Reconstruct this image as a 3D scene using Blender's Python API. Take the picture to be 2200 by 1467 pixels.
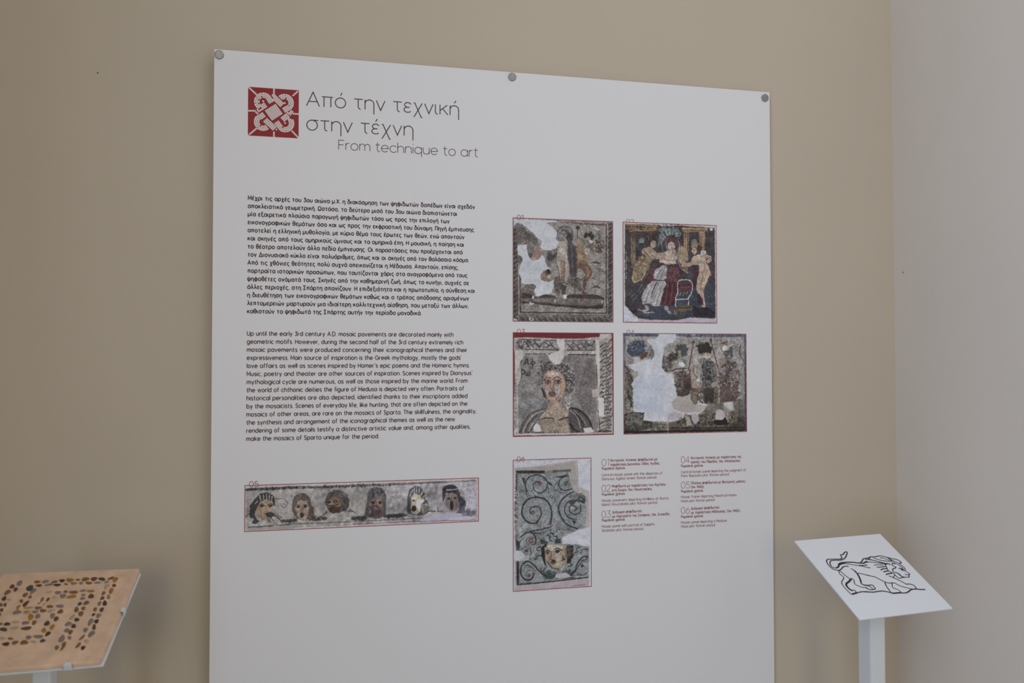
import bpy, bmesh, math
import numpy as np
from mathutils import Vector, Matrix

sc = bpy.context.scene
for o in list(bpy.data.objects):
    bpy.data.objects.remove(o, do_unlink=True)
COLL = sc.collection

# ------------------------------------------------------------------ camera
cam_data = bpy.data.cameras.new('camera')
cam_data.sensor_width = 36.0
cam_data.sensor_fit = 'HORIZONTAL'
cam_data.lens = 36.0 * 1711.0 / 2200.0
cam_data.clip_start = 0.01
cam_data.dof.use_dof = True
cam_data.dof.focus_distance = 1.39
cam_data.dof.aperture_fstop = 4.0
cam = bpy.data.objects.new('camera', cam_data)
COLL.objects.link(cam)
_r = Vector((0.97698538, -0.21330493, -0.00075841)).normalized()
_f = Vector((0.21326526, 0.97672160, 0.02308339)).normalized()
_u = _r.cross(_f).normalized()
cam.matrix_world = Matrix(((_r.x, _u.x, -_f.x, 0.200023), (_r.y, _u.y, -_f.y, -1.364449), (_r.z, _u.z, -_f.z, 1.55), (0, 0, 0, 1)))
sc.camera = cam

# ------------------------------------------------------------------ light and exposure
sc.view_settings.view_transform = 'Standard'
sc.view_settings.look = 'None'
sc.view_settings.gamma = 1.0
sc.view_settings.use_curve_mapping = False
sc.view_settings.exposure = -0.06
world = bpy.data.worlds.new('sky')
sc.world = world
world.use_nodes = True
world.node_tree.nodes['Background'].inputs['Color'].default_value = (0.75, 0.86, 1.0, 1)
world.node_tree.nodes['Background'].inputs['Strength'].default_value = 0.6


def area_light(name, loc, direction, sx, sy, power, colour):
    d = bpy.data.lights.new(name, 'AREA')
    d.shape = 'RECTANGLE'
    d.size, d.size_y, d.energy, d.color = sx, sy, power, colour
    o = bpy.data.objects.new(name, d)
    o.location = loc
    o.rotation_euler = Vector(direction).to_track_quat('-Z', 'Z').to_euler()
    COLL.objects.link(o)
    return o


XL, XR, YF, YB, ZC = -0.62, 1.2834, -4.6, 0.022, 3.1     # room: left, right, front (behind the camera), back, ceiling
WIN_LEFT = (-3.6, -1.4, 1.1, 2.6)                      # window in the left wall, outside the frame: y0, y1, z0, z1
WIN_FRONT = (-0.56, 0.16, 1.7, 2.9)                    # window behind the camera: x0, x1, z0, z1
area_light('daylight', (XL + 0.004, (WIN_LEFT[0] + WIN_LEFT[1]) / 2, 1.85), (1, 0, 0), 2.1, 1.4, 46, (0.79, 0.90, 1.12))
area_light('warm_daylight', (-0.2, YF + 0.004, 2.3), (0, 1, 0), 0.7, 1.1, 20, (1.0, 0.81, 0.37))
area_light('overhead_fill', (0.9, -1.0, ZC - 0.03), (0, 0, -1), 0.4, 0.4, 3.8, (0.80, 0.85, 1.0))  # added fill from above, brightens the plates and the right wall
area_light('overhead_fill', (0.0, -3.2, ZC - 0.03), (0, 0, -1), 0.6, 0.6, 5.0, (1.0, 0.88, 0.92))  # added fill high behind the camera, balances the overall light

# ------------------------------------------------------------------ helpers


def lin(c):
    c = c / 255.0 if c > 1 else c
    return c / 12.92 if c <= 0.04045 else ((c + 0.055) / 1.055) ** 2.4


def hexlin(h, k=1.0):
    return tuple(min(0.92, k * lin(float(int(h[i:i + 2], 16)) if int(h[i:i + 2], 16) > 1 else 0.0)) for i in (0, 2, 4))


def material(name, colour, rough=0.6, metal=0.0, spec=0.5, noise=None, bump=None):
    """noise = (scale, amount) modulates the colour; bump = (scale, strength, distance)"""
    m = bpy.data.materials.new(name)
    m.use_nodes = True
    nt = m.node_tree
    b = nt.nodes['Principled BSDF']
    b.inputs['Base Color'].default_value = (*colour, 1)
    b.inputs['Roughness'].default_value = rough
    b.inputs['Metallic'].default_value = metal
    b.inputs['Specular IOR Level'].default_value = spec
    co = nt.nodes.new('ShaderNodeTexCoord')
    if noise:
        n = nt.nodes.new('ShaderNodeTexNoise')
        n.inputs['Scale'].default_value = noise[0]
        n.inputs['Detail'].default_value = 5
        nt.links.new(co.outputs['Object'], n.inputs['Vector'])
        r = nt.nodes.new('ShaderNodeValToRGB')
        r.color_ramp.elements[0].position, r.color_ramp.elements[1].position = 0.3, 0.7
        r.color_ramp.elements[0].color = (*[c * (1 - noise[1]) for c in colour], 1)
        r.color_ramp.elements[1].color = (*[min(1, c * (1 + noise[1])) for c in colour], 1)
        nt.links.new(n.outputs['Fac'], r.inputs['Fac'])
        nt.links.new(r.outputs['Color'], b.inputs['Base Color'])
    if bump:
        n = nt.nodes.new('ShaderNodeTexNoise')
        n.inputs['Scale'].default_value = bump[0]
        n.inputs['Detail'].default_value = 4
        nt.links.new(co.outputs['Object'], n.inputs['Vector'])
        bp = nt.nodes.new('ShaderNodeBump')
        bp.inputs['Strength'].default_value = bump[1]
        bp.inputs['Distance'].default_value = bump[2]
        nt.links.new(n.outputs['Fac'], bp.inputs['Height'])
        nt.links.new(bp.outputs['Normal'], b.inputs['Normal'])
    return m


def mesh_obj(name, verts, faces, mat, parent=None, smooth=False):
    """verts in world coordinates; a child is stored relative to its top-level Empty"""
    me = bpy.data.meshes.new(name)
    off = Vector((0, 0, 0))
    p = parent
    while p is not None:
        off += p.location
        p = p.parent
    v = np.array(verts, dtype=float).reshape(-1, 3) - np.array(off)
    me.from_pydata([tuple(a) for a in v], [], faces)
    if mat is not None:
        me.materials.append(mat)
    if smooth:
        me.polygons.foreach_set('use_smooth', [True] * len(me.polygons))
    me.update()
    o = bpy.data.objects.new(name, me)
    COLL.objects.link(o)
    if parent is not None:
        o.parent = parent
    return o


def thing(name, loc, label, cat, group=None):
    o = bpy.data.objects.new(name, None)
    o.empty_display_size = 0.05
    o.location = loc
    COLL.objects.link(o)
    o['label'], o['category'] = label, cat
    if group:
        o['group'] = group
    return o


class MB:
    """collects shapes for ONE mesh"""

    def __init__(self):
        self.v, self.f = [], []

    def add(self, v, f):
        k = len(self.v)
        self.v += [tuple(a) for a in v]
        self.f += [tuple(i + k for i in a) for a in f]

    def box(self, x0, x1, y0, y1, z0, z1, frame=None):
        v = [(x, y, z) for z in (z0, z1) for y in (y0, y1) for x in (x0, x1)]
        if frame:
            o, a, b, c = frame
            v = [tuple(o + a * x + b * y + c * z) for x, y, z in v]
        self.add(v, [(0, 2, 3, 1), (4, 5, 7, 6), (0, 1, 5, 4), (2, 6, 7, 3), (0, 4, 6, 2), (1, 3, 7, 5)])

    def build(self, name, mat, parent=None, smooth=False, bevel=0.0):
        o = mesh_obj(name, self.v, self.f, mat, parent, smooth)
        bm = bmesh.new()
        bm.from_mesh(o.data)
        bmesh.ops.recalc_face_normals(bm, faces=bm.faces)
        if bevel:
            bmesh.ops.bevel(bm, geom=list(bm.edges), offset=bevel, segments=2, affect='EDGES', profile=0.5)
        bm.to_mesh(o.data)
        bm.free()
        return o


def structure(o):
    o['kind'] = 'structure'
    return o


def ribbon(pts, w, closed=False):
    """flat ribbon of width w along 2-D points: list of 2-D verts and quads"""
    p = [np.array(pts[0], float)]
    for q in pts[1:]:
        q = np.array(q, float)
        if np.hypot(*(q - p[-1])) > 1e-7:
            p.append(q)
    if len(p) < 2:
        return [], []
    closed = closed or (len(p) > 3 and np.hypot(*(p[0] - p[-1])) < 1e-6)
    if closed and np.hypot(*(p[0] - p[-1])) < 1e-6:
        p = p[:-1]
    n = len(p)
    p = np.array(p)
    V = []
    for i in range(n):
        if closed:
            a, b = p[i] - p[i - 1], p[(i + 1) % n] - p[i]
        else:
            a = p[i] - p[i - 1] if i > 0 else p[1] - p[0]
            b = p[i + 1] - p[i] if i < n - 1 else p[-1] - p[-2]
        a, b = a / np.hypot(*a), b / np.hypot(*b)
        t = a + b
        L = np.hypot(*t)
        if L < 0.35:
            nn, k = np.array((-b[1], b[0])), 1.0
        else:
            t = t / L
            nn = np.array((-t[1], t[0]))
            k = min(2.6, 1.0 / max(0.25, np.dot(nn, np.array((-a[1], a[0])))))
        V += [p[i] + nn * (w / 2 * k), p[i] - nn * (w / 2 * k)]
    F = [(2 * i, 2 * i + 1, 2 * i + 3, 2 * i + 2) for i in range(n - 1)]
    if closed:
        F.append((2 * n - 2, 2 * n - 1, 1, 0))
    return V, F


def catmull(pts, k=6):
    p = [np.array(a, float) for a in pts]
    if len(p) < 3:
        return p
    q = [2 * p[0] - p[1]] + p + [2 * p[-1] - p[-2]]
    out = []
    for i in range(1, len(q) - 2):
        a, b, c, d = q[i - 1], q[i], q[i + 1], q[i + 2]
        for j in range(k):
            t = j / k
            out.append(0.5 * (2 * b + (c - a) * t + (2 * a - 5 * b + 4 * c - d) * t * t + (3 * b - a - 3 * c + d) * t ** 3))
    out.append(p[-1])
    return out


# ------------------------------------------------------------------ measured data
PICTURE_RECTS={1: (0.5005, 0.259, 0.684, 0.4399), 2: (0.7048, 0.259, 0.8871, 0.4399), 3: (0.5005, 0.4611, 0.684, 0.642), 4: (0.7048, 0.4611, 0.9462, 0.642), 5: (0.0534, 0.7132, 0.4377, 0.7865), 6: (0.5005, 0.6843, 0.6416, 0.9108)}
PICTURE_OPS={
1:('857d75','''g 3f3a39 9a928a 19,101 22,977 20.8 19
g 4a4442 9d958d 25,961 980,958 26.0 17
g 3f3a39 9a928a 981,13 977,973 19.1 21
p 8f877e 39,92 85,90 84,899 914,890 917,37 958,23 954,925 42,928
l 5d4440 14.7 64,95 66,215
l 6a5a52 13.9 64,364 69,446
l 553f3c 15.6 66,558 71,903 933,900 935,36 461,29
l 4d4644 6.9 42,117 44,924 954,923 958,23
l a29a92 6.1 88,886 905,883
p 8a8279 89,90 392,22 917,45 909,881 88,886
r 6f6660 260 13.9 512,436 416,450
r a59c93 260 12.1 687,390 225,364
p 6c5f58 42,75 97,61 135,139 195,137 246,226 237,260 195,253 161,196 68,244 42,241
r 4f4a47 90 19.1 135,155 95,95
r 5e6258 60 19.1 195,195 52,60
w b3b4ba 4,4 427,8 448,24 323,35 392,73 435,129 422,188 454,220 439,275 375,296 314,301 267,280 279,217 233,181 199,136 161,113 114,73 42,46 6,77
r 6a6c74 30 15.6 59,67 39,26
p 75706c 137,254 212,261 208,310 186,377 148,374
e 54504f 169,353 26.0,20.8 0
p 9a7464 208,281 272,292 276,350 250,388 199,406 186,369
r 7c5a4c 30 13.9 233,351 43,43
w b4b6bd 42,259 134,250 139,329 169,396 203,406 254,388 280,350 314,367 311,407 344,461 370,481 357,523 280,557 276,591 340,610 396,584 401,646 374,713 280,750 224,740 203,695 227,649 194,627 131,636 84,627 76,578 55,521 74,430 51,364 42,315
w aab0b8 67,417 169,403 314,424 340,465 271,541 169,535 76,512
p 66605c 42,348 89,372 89,413 67,438 42,414
p 6b625a 76,693 127,635 194,627 227,654 199,700 207,741 84,743
r 8c8074 40 13.9 144,676 69,43
p 846a5c 267,549 297,499 323,498 340,548 357,589 314,606 271,582
e 5c4c30 344,515 27.7,34.7 0
e b0a284 350,556 15.6,22.5 0
e 2f2a28 346,502 17.3,19.1 0
p 7c7068 340,323 392,289 430,321 426,421 392,430 340,390
r 3c3838 36 29.5 383,356 47,52
p 6f7278 336,415 383,401 391,439 357,473 336,457
p 918980 374,439 443,429 460,537 391,547
e 6d7076 513,133 81.5,78.0 0
e 7e8086 504,131 65.9,64.1 0
s 403d40 7.8 454,195 437,137 461,86 513,61 570,78 593,128 583,183
r 4a3c34 90 17.3 517,134 58,60
r 867664 30 15.6 513,118 52,43
e 3d3736 561,171 31.2,45.1 0
e a08c7e 506,147 24.3,34.7 0
s 4a3a34 5.2 492,135 504,137
s 4a3a34 4.3 513,135 523,136
s 5a463e 4.3 504,143 499,159 510,160
p 4a4546 549,184 591,216 600,241 626,249 632,550 590,561 564,552 545,385 530,285
s 6a6466 6.9 574,250 586,350 582,484
s 2f2c2e 6.9 608,266 612,391 616,542
s 2f2c2e 6.1 561,267 566,368 577,518
p a8978a 461,203 517,195 543,251 537,318 543,385 554,435 551,518 529,602 486,628 469,587 460,504 445,429 435,388 430,321 442,254
p b5a597 461,228 504,219 513,285 504,352 461,354 445,304
p c2b6aa 461,270 489,269 485,319 462,320
p 94705f 469,387 512,402 508,603 488,628 473,587 469,503
s 5c463c 6.1 510,398 512,486 503,603
s 54423c 5.2 437,254 430,338 426,421 447,487 460,554
s 5a4a42 5.2 543,259 532,318 547,385
s 4a3c36 6.1 461,203 504,202 543,251
p 9d7c6a 628,165 659,155 663,231 643,265 628,240
l 3f3330 10.4 642,63 640,164
l 4a3c36 6.9 633,248 629,542
e 3f3330 644,72 22.5,15.6 0
r 3a302c 14 15.6 644,70 24,20
p 927252 639,240 678,239 722,288 744,312 752,371 739,422 713,431 634,450 633,315
p a58564 643,315 687,331 691,381 643,399
s 5d4332 6.1 661,163 687,213 731,262
p 8e7c60 661,163 687,196 731,262 713,280 678,239
s 4a382c 6.9 654,151 692,196 735,254
p 7c5540 638,424 730,414 765,447 787,505 778,547 730,590 716,649 725,682 694,691 690,633 708,557 726,531 686,465 651,474 632,492
s 4a3026 5.2 735,422 774,463 787,513 765,556 730,590 712,666
s a47c62 10.4 722,448 752,497 743,539
s 4a3026 5.2 678,465 713,507 721,540 699,599 690,650
p 5a4238 690,683 738,707 751,720 703,721 681,708
p 907058 731,254 775,236 854,208 872,182 881,199 828,260 845,327 827,327 784,278 748,287
s 3c302c 5.2 740,254 810,218 854,208
s 3c302c 5.2 784,269 827,336 872,309 907,283
r 2e2c2a 60 29.5 762,152 48,41
e a08a76 753,177 20.8,26.0 0
e c8c2bc 775,202 22.5,13.9 20
e c0bab4 740,296 29.5,32.9 0
r d0ccc8 18 15.6 854,259 52,52
r 3e3a38 60 26.0 863,233 52,78
s 4c4442 6.1 819,150 855,132 872,157
p 8e857e 761,312 889,309 889,418 774,421
s 6f6a66 7.8 788,353 810,387
s 6f6a66 7.8 880,351 849,390
p 4f3c36 761,413 827,390 889,418
p 4a3a35 782,656 826,626 884,656
s 4c4642 6.1 782,598 809,635
s 4c4642 6.1 871,596 844,634
s 40352f 6.9 625,567 677,574 704,557
s 40352f 6.9 783,555 835,571
p 5e564e 409,555 460,545 477,603 512,653 564,564 625,567 668,616 686,683 660,692 625,651 616,726 590,651 547,619 503,653 460,687 443,745 417,688 400,621
r 35302d 120 11.3 460,629 60,86
r 35302d 130 11.3 590,601 78,52
r a0978a 90 10.4 529,619 130,86
p 4b3e3c 477,628 529,627 512,728 481,728
e a39a94 512,628 12.1,8.7 0
p 433836 80,718 135,717 194,741 237,753 305,727 391,730 425,754 512,757 564,719 651,721 773,719 844,723 914,751 896,856 773,849 511,844 356,821 228,806 80,817
p 6a5e58 84,767 425,758 896,764 905,814 755,833 511,823 237,798 84,800
r 8a7e76 200 12.1 494,786 398,34
p 3d302f 84,800 220,807 356,821 511,844 773,845 887,840 878,861 685,859 425,841 211,819 84,817
w c4c1c0 499,728 533,727 529,765 494,765
w bdbab9 186,741 207,749 199,774 184,770
w b9b5b3 156,799 207,815 186,833 160,824
w b3aeac 399,775 425,783 408,808
w b0acaa 879,772 901,789 887,806
w a9a5a8 820,61 873,81 846,94 820,82
w aaa9ad 4,961 42,973 42,983 4,983
w a8a6a8 152,952 194,947 203,976 160,980
e 2b2828 179,965 7.8,7.8 0
e 3a3838 894,490 6.9,6.9 0
e 4a4a4c 250,243 6.9,6.9 0
r bdb8b2 110 7.8 599,434 346,433'''),
2:('3a3738','''w b3a7a2 0,0 1000,0 1000,992 0,992
p 423c40 20,18 385,13 403,26 607,14 908,21 984,27 986,400 988,934 959,956 752,945 640,968 492,974 308,971 154,952 90,901 18,825 15,425
w b6b8c8 2,834 27,842 81,893 108,944 153,960 162,987 2,987
w a9a3b0 153,964 566,969 715,937 997,951 997,990 153,987
r 2c292d 320 20.4 494,464 463,500
r 55505c 260 18.5 494,499 463,481
p 3b404c 475,586 981,575 979,917 752,928 290,959 108,909 437,828
r 4a566e 200 20.4 678,773 305,148
r 3a4a66 140 22.2 363,881 185,64
p 4d3b34 29,18 375,18 366,96 320,111 29,116
l 8a6a48 14.8 24,27 366,27
l 7a5c3c 11.1 29,61 357,58
l 94704c 11.1 65,85 348,71
r a98558 80 16.7 201,50 166,37
p 5c4638 74,115 128,113 132,439 82,449
l a08a70 7.4 85,157 93,423
l a08a70 7.4 105,157 109,422
l a08a70 6.5 121,165 122,413
p 6b7c78 166,172 192,145 224,153 219,196 192,214 166,206
e 2a2628 190,212 24.1,11.1 0
p 8c6b48 621,31 908,21 898,61 710,76 625,70
l b08a5c 11.1 626,40 898,39
l 5a4030 6.5 630,59 889,52
l a37c50 9.3 653,76 710,85
p 8a6a4c 639,87 705,98 695,268 648,270
l b8966a 7.4 653,104 657,261
l b8966a 7.4 674,103 673,260
l 4a382c 4.6 665,104 665,260
l 4a382c 4.6 687,103 684,260
p 8f7050 808,59 879,57 878,245 836,264 817,160
l b8966a 6.5 813,77 874,75
l b8966a 6.5 818,103 871,101
l b8966a 6.5 820,142 873,140
l 56412f 4.6 841,150 840,246
l b8966a 6.5 855,150 855,246
p 6f8084 726,171 747,144 784,148 789,178 728,197
r 6f8880 90 33.3 495,92 120,64
p 5e6a68 375,122 421,77 439,154 402,216 384,199
l 8a9a98 9.3 389,130 439,154
l 8a9a98 8.3 403,95 453,145
l 8a9a98 8.3 440,68 477,127
l 9aa6a4 8.3 486,58 500,118
l 9aa6a4 8.3 532,65 528,121
l 9aa6a4 8.3 574,72 560,129
l 8a9a98 8.3 611,97 579,150
e 57393a 513,161 70.4,48.2 0
e 6a4a48 476,171 31.5,33.3 0
p 5c3e42 560,133 602,167 606,253 559,307 541,255
r 4a2e30 60 22.2 532,160 74,46
l 6d8088 9.3 375,157 370,226
l 6d8088 8.3 402,182 421,267
l 6d8088 8.3 449,197 476,266
s 8a7a74 7.4 588,167 602,219 569,272
e b09a8a 513,221 38.9,42.6 0
s 4c3630 5.6 490,209 506,211
s 4c3630 5.6 523,208 539,212
s 5c443c 4.6 513,213 510,232 519,233
s 7a3c38 5.6 506,246 524,245
p b59a88 476,270 550,255 587,315 559,376 494,413 439,405 383,364 365,321 421,293
p c0a898 383,364 494,369 559,359 568,402 513,403 383,389
s 6a4c40 6.5 365,351 476,370 559,368
p a58c7c 356,295 439,284 457,327 383,364 356,347
r 8e7466 40 18.5 476,326 101,55
e 53413a 288,159 61.1,55.6 0
r 3b2c2a 60 27.8 283,159 64,55
l 7a5c4c 8.3 265,130 269,169
l 7a5c4c 8.3 292,125 294,159
e a8917c 320,210 33.3,40.7 0
s 4c3830 5.6 320,193 340,196
s 4c3830 4.6 338,201 349,222 336,227
p 9b8068 228,247 292,237 338,279 374,321 365,364 310,365 246,341 191,300 201,265
p b39a80 274,298 338,296 374,329 356,338
s 4a382e 7.4 192,248 237,299 310,357 365,364
p 8c7252 173,335 255,341 301,374 282,435 227,505 200,557 109,602 87,560 109,439 146,387
r b09468 90 22.2 182,455 92,120
r 5a4634 60 22.2 191,454 92,129
s c0b49c 7.4 96,551 100,589 136,593 200,553 227,497
l 4c3e34 7.4 292,383 255,487 200,592
p 522f38 328,417 420,397 457,431 319,589 254,642 236,556
r 6c4450 50 22.2 319,503 74,101
p 9c9896 319,520 337,468 402,423 457,418 466,448 457,543 420,570 364,567 319,555
s 5c5658 6.5 355,554 374,502 420,449
s 5c5658 5.6 401,562 411,501 438,448
s c2bebc 6.5 337,537 356,485 411,441
s c2bebc 5.6 438,543 446,483 452,440
p a7a2a2 309,576 438,574 456,604 428,656 401,760 382,829 309,830 281,804 199,814 190,746 218,668 264,616
s 625c60 7.4 328,580 273,676 227,805
s 625c60 6.5 374,588 318,709 290,804
s 625c60 6.5 424,587 382,700 345,821
s 56404a 13.0 355,588 318,658 291,744
s c8c4c4 6.5 300,615 245,702 208,797
s c8c4c4 6.5 410,604 364,709 327,812
l 2f2a2c 8.3 319,565 447,573
p 5a3038 466,448 568,402 605,444 600,575 558,584 456,578
r 7c4e52 70 22.2 521,498 74,92
p 52262e 461,586 567,584 586,636 558,723 548,809 474,828 400,811 401,751 438,664
s 7c4a50 8.3 475,603 456,707 437,802
s 7c4a50 7.4 521,602 511,706 493,810
s 3c1c24 7.4 498,603 484,707 465,810
p a38870 587,237 625,218 662,234 690,286 690,355 661,408 615,409 587,358
p ab905c 606,236 653,235 676,286 671,356 643,400 610,357
s 8f9498 8.3 602,219 583,289 580,358 605,427 661,478 689,486
s 5a4630 6.5 662,234 695,286 697,364 661,417
e 8c98a0 682,343 14.8,20.4 0
p 7c5a3c 624,427 689,434 689,486 652,469
p b89478 615,401 708,381 746,363 746,406 699,425 615,427
l 4a3428 9.3 615,401 616,431
p bb9a80 746,319 812,295 906,306 944,331 949,366 906,393 934,454 943,506 905,542 876,630 857,683 866,752 875,822 884,839 790,871 847,822 828,753 791,675 777,632 787,562 811,483 811,405 755,406 718,381
p c8aa90 793,335 868,324 896,367 877,455 830,474 811,405
s 6c4c3c 6.5 887,350 901,402 934,471 914,542 881,612 857,683
s 6c4c3c 5.6 835,474 848,526 829,613 833,701 857,770
s 5a3e34 6.5 746,319 718,372 746,406
s 6c4c3c 5.6 868,368 871,455 849,491
e 8a6a48 775,213 51.9,37.0 -15
s b08a50 11.1 728,232 765,205 822,212
e b89a80 760,266 27.8,33.3 0
e 4c3830 814,238 25.9,40.7 0
s 4a342a 4.6 742,258 756,258
e c9c3be 859,281 31.5,25.9 0
p b39478 878,289 944,314 953,357 906,385 887,350
s 3c2c28 6.5 878,350 934,331
s a0a8b0 8.3 746,406 755,389 783,397 788,423
p 4a2c38 745,424 793,405 811,474 782,580 773,649 744,633
p 452833 810,701 847,753 856,813 809,805 782,719
p 2c2a31 734,824 809,840 894,830 979,882 960,934 752,928
p 63303a 581,601 726,581 726,668 586,679
l 3a1c26 7.4 586,618 721,607
l 7c4c54 5.6 586,640 721,631
p 39404c 567,688 707,668 688,738 567,748
l 8c8a80 8.3 595,722 614,687
l 8c8a80 8.3 632,721 651,686
l 8c8a80 8.3 669,712 683,681
s c6c2c0 10.2 578,696 577,592 605,566 661,558 712,568 733,598 733,668 697,742
l c6c2c0 10.2 578,696 553,740 555,839
l c6c2c0 10.2 557,761 692,752
l c6c2c0 9.3 693,738 693,824
p 6f5644 557,826 734,820 734,867 557,878
p 54402f 566,835 725,828 725,850 566,856
p 7c6450 537,865 585,865 566,921 534,922
p 6a523e 585,869 678,864 673,885 594,891
e a08a7a 245,848 31.5,16.7 60
e a08a7a 226,878 25.9,13.0 0
e a58e7e 455,849 25.9,20.4 40
e a08a7a 483,888 27.8,13.0 30
s b0a6a0 7.4 127,871 181,874 235,899 290,890 327,898
p 36323a 45,833 109,807 163,849 126,901 81,893
s 5c6c80 8.3 200,617 145,687 73,748
s 5c6c80 7.4 218,643 163,712 91,782
s 4a5a70 7.4 91,671 46,731
w c0bcbc 931,29 963,28 964,54 936,55
r b8b4b4 36 11.1 30,373 12,111
r c0bcc0 40 9.3 28,493 11,138'''),
3:('8c847e','''w 7c1f26 0,0 1000,0 1000,986 0,986
p a59d97 6,47 170,42 426,53 686,52 826,35 905,30 985,3 989,156 993,382 996,977 684,981 255,981 5,978 5,705 12,460 14,215 5,117
p 857e7a 111,215 817,215 834,315 837,966 52,958 44,509 77,411 69,281
r 5f5956 420 11.2 460,479 371,276
r 9a928d 420 10.4 426,463 371,284
p 7d7a79 52,608 323,627 323,709 170,789 69,869 44,787
p 756a67 599,231 808,248 824,782 737,781 641,672 598,464
r 5f5854 260 11.2 711,514 112,293
r 8d8a89 160 11.2 162,609 129,103
p 989089 14,64 817,60 817,164 461,169 14,158
r 4a4442 46 25.9 111,112 94,38
r 4a4442 46 25.9 255,112 138,38
r 4a4442 50 25.9 668,115 138,38
r c2bab4 60 20.7 255,116 224,38
r b9b1ab 40 20.7 668,115 138,43
s 453d3b 9.5 35,92 86,149 111,84 162,149
s 453d3b 9.5 145,75 196,141
s 453d3b 9.5 196,75 251,141 238,100
s 453d3b 9.5 272,108 315,91 349,124 315,141
s 453d3b 9.5 358,83 400,140 443,157
s 453d3b 9.5 530,99 590,156
s 453d3b 9.5 590,82 660,156
s 453d3b 9.5 651,81 729,156
s 453d3b 9.5 721,73 773,123 808,72 813,97
l 3f3735 8.6 56,61 272,68
l 3f3735 7.8 306,71 418,74
l 4a4240 7.8 504,78 695,69
l 3f3735 8.6 111,159 443,163
l 4a3a38 8.6 530,165 821,164
l 3a3432 8.6 120,203 315,202
l 4a4442 7.8 340,202 375,202
l 3a3432 9.5 547,208 821,211
p b3aba6 525,175 826,174 826,199 530,196
w bcb6b1 426,62 504,61 512,157 495,182 504,231 460,298 417,306 357,256 340,215 392,190 461,169 443,124
r a48f88 30 12.1 512,190 29,34
w b5aeaa 17,166 98,170 98,231 69,272 44,330 23,411 14,297
w bab3ae 824,56 857,60 865,281 869,516 842,524 825,298
g a0968f 4b403d 925,59 922,959 56.9 12
g a0968f 3f3633 925,80 922,942 34.5 24
r c0b8b2 80 17.3 923,508 55,465
r 38302e 120 13.8 923,508 51,465
w b4ada9 866,5 985,3 932,34 861,60
l 3a3432 6.9 830,306 838,515
l 3a3432 7.8 846,749 863,950
r 3a3432 20 12.1 984,382 6,345
w b0a09a 781,548 860,541 855,616 790,623
w c2bcb8 847,616 904,633 903,809 851,812
r 3a3432 60 10.4 23,705 10,258
w b9b3af 10,917 52,909 44,975 8,975
s 2e2a2b 11.2 107,301 135,248 145,305
s 2e2a2b 7.8 113,285 149,287
s 2e2a2b 9.5 185,244 189,330
s 2e2a2b 9.5 170,289 185,271 208,279 204,297 179,301 169,289
s 2e2a2b 9.5 82,346 83,436
s 2e2a2b 9.5 83,354 107,363 107,387 86,395
s 2e2a2b 9.5 119,371 121,404 138,408 141,383 145,408 160,400 162,371
s 37312f 7.8 73,297 77,272 90,268
p 6d6662 298,330 340,281 392,306 460,310 529,314 590,381 598,456 590,547 546,596 512,596 503,513 460,380 392,359 323,388 289,462 272,380
r 352f2d 150 19.0 460,347 112,51
r 352f2d 130 19.0 555,455 51,129
r 3a3331 60 19.0 289,380 51,112
r b3aaa3 110 17.3 460,347 129,60
r aaa19a 60 15.5 555,464 48,112
s 322c2c 9.5 306,314 332,285 375,281
s 2e292a 12.1 512,455 564,464 598,497
s 322c2c 7.8 503,397 529,430 564,430
p 44302c 280,511 314,577 331,643 297,610 276,544
p b08a74 306,396 357,359 409,355 469,380 503,430 520,496 503,571 460,628 417,661 366,652 332,610 306,544 289,495
p c3a692 323,388 400,364 460,389 443,422 340,421
p b0a49c 302,511 357,512 366,570 332,586
p b8aeaa 409,512 460,504 469,546 434,611 409,570
p b98f6c 460,496 516,480 503,563 469,612
s 6d4a40 10.4 298,462 323,429 366,434
s 4a3532 9.5 404,434 434,421 477,447
s 6a3e38 15.5 306,454 340,454 366,479
s 5a4038 9.5 306,478 340,487 362,499
s 3a2a28 6.9 409,467 443,450 473,471
e 3c2c2a 445,471 14.7,14.7 0
s 5a4238 6.9 417,483 447,489 473,480
e 4c3432 336,475 11.2,11.2 0
s 7a5a48 13.8 404,438 398,487 391,537
s 6a4a42 10.4 370,528 387,553 409,545
e 6e4f48 381,586 38.0,29.3 0
s 57352f 7.8 353,586 379,578 417,582
s 8d6552 9.5 332,610 366,656 417,669 469,628
s 6d4a3a 12.1 340,652 391,681 460,649
s 6f4a38 7.8 512,463 522,513 503,571
r 8f6c5a 90 10.4 409,512 94,155
r cdbcb0 60 10.4 409,496 94,146
p a99078 340,660 460,661 512,711 546,778 529,827 391,842 272,840 255,815 331,742
r c2ac94 90 12.1 400,751 112,86
r 8c7058 90 12.1 400,759 129,94
s 56402f 12.9 280,828 323,816 391,825
s 4a3428 17.3 460,835 503,819 542,815
p a18d76 280,848 391,842 529,844 563,960 272,955 255,905
r 7c6a54 80 13.8 391,899 138,51
p bdb6b0 503,612 563,613 563,720 546,762 503,695
r 5c5452 40 15.5 529,662 51,60
p 67605d 52,950 77,869 153,772 255,725 331,709 289,774 238,839 170,944
s 4a3c3a 8.6 69,942 102,853 170,773 289,725
s b5ada8 10.4 94,943 136,854 204,781 289,750
s 3c2e2c 8.6 119,943 162,854 229,790
s b5ada8 9.5 149,944 187,871 238,815
s 3c2e2c 7.8 170,944 204,871
p 574f4e 546,720 615,721 702,756 772,848 798,932 719,964 563,960 546,844
s 2f2628 15.5 572,721 650,746 737,823 780,906
s 9d9594 9.5 563,745 632,813 667,921
s 2c2426 19.0 563,878 598,928 650,954
s 8d8584 9.5 598,746 685,822 728,906
s 2f2628 12.1 615,779 684,863 693,930
w c4bfbd 693,921 772,915 806,957 710,972
w c2bebc 195,896 229,864 263,889 272,946 195,949
r 332c2b 60 15.5 255,954 250,6
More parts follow.
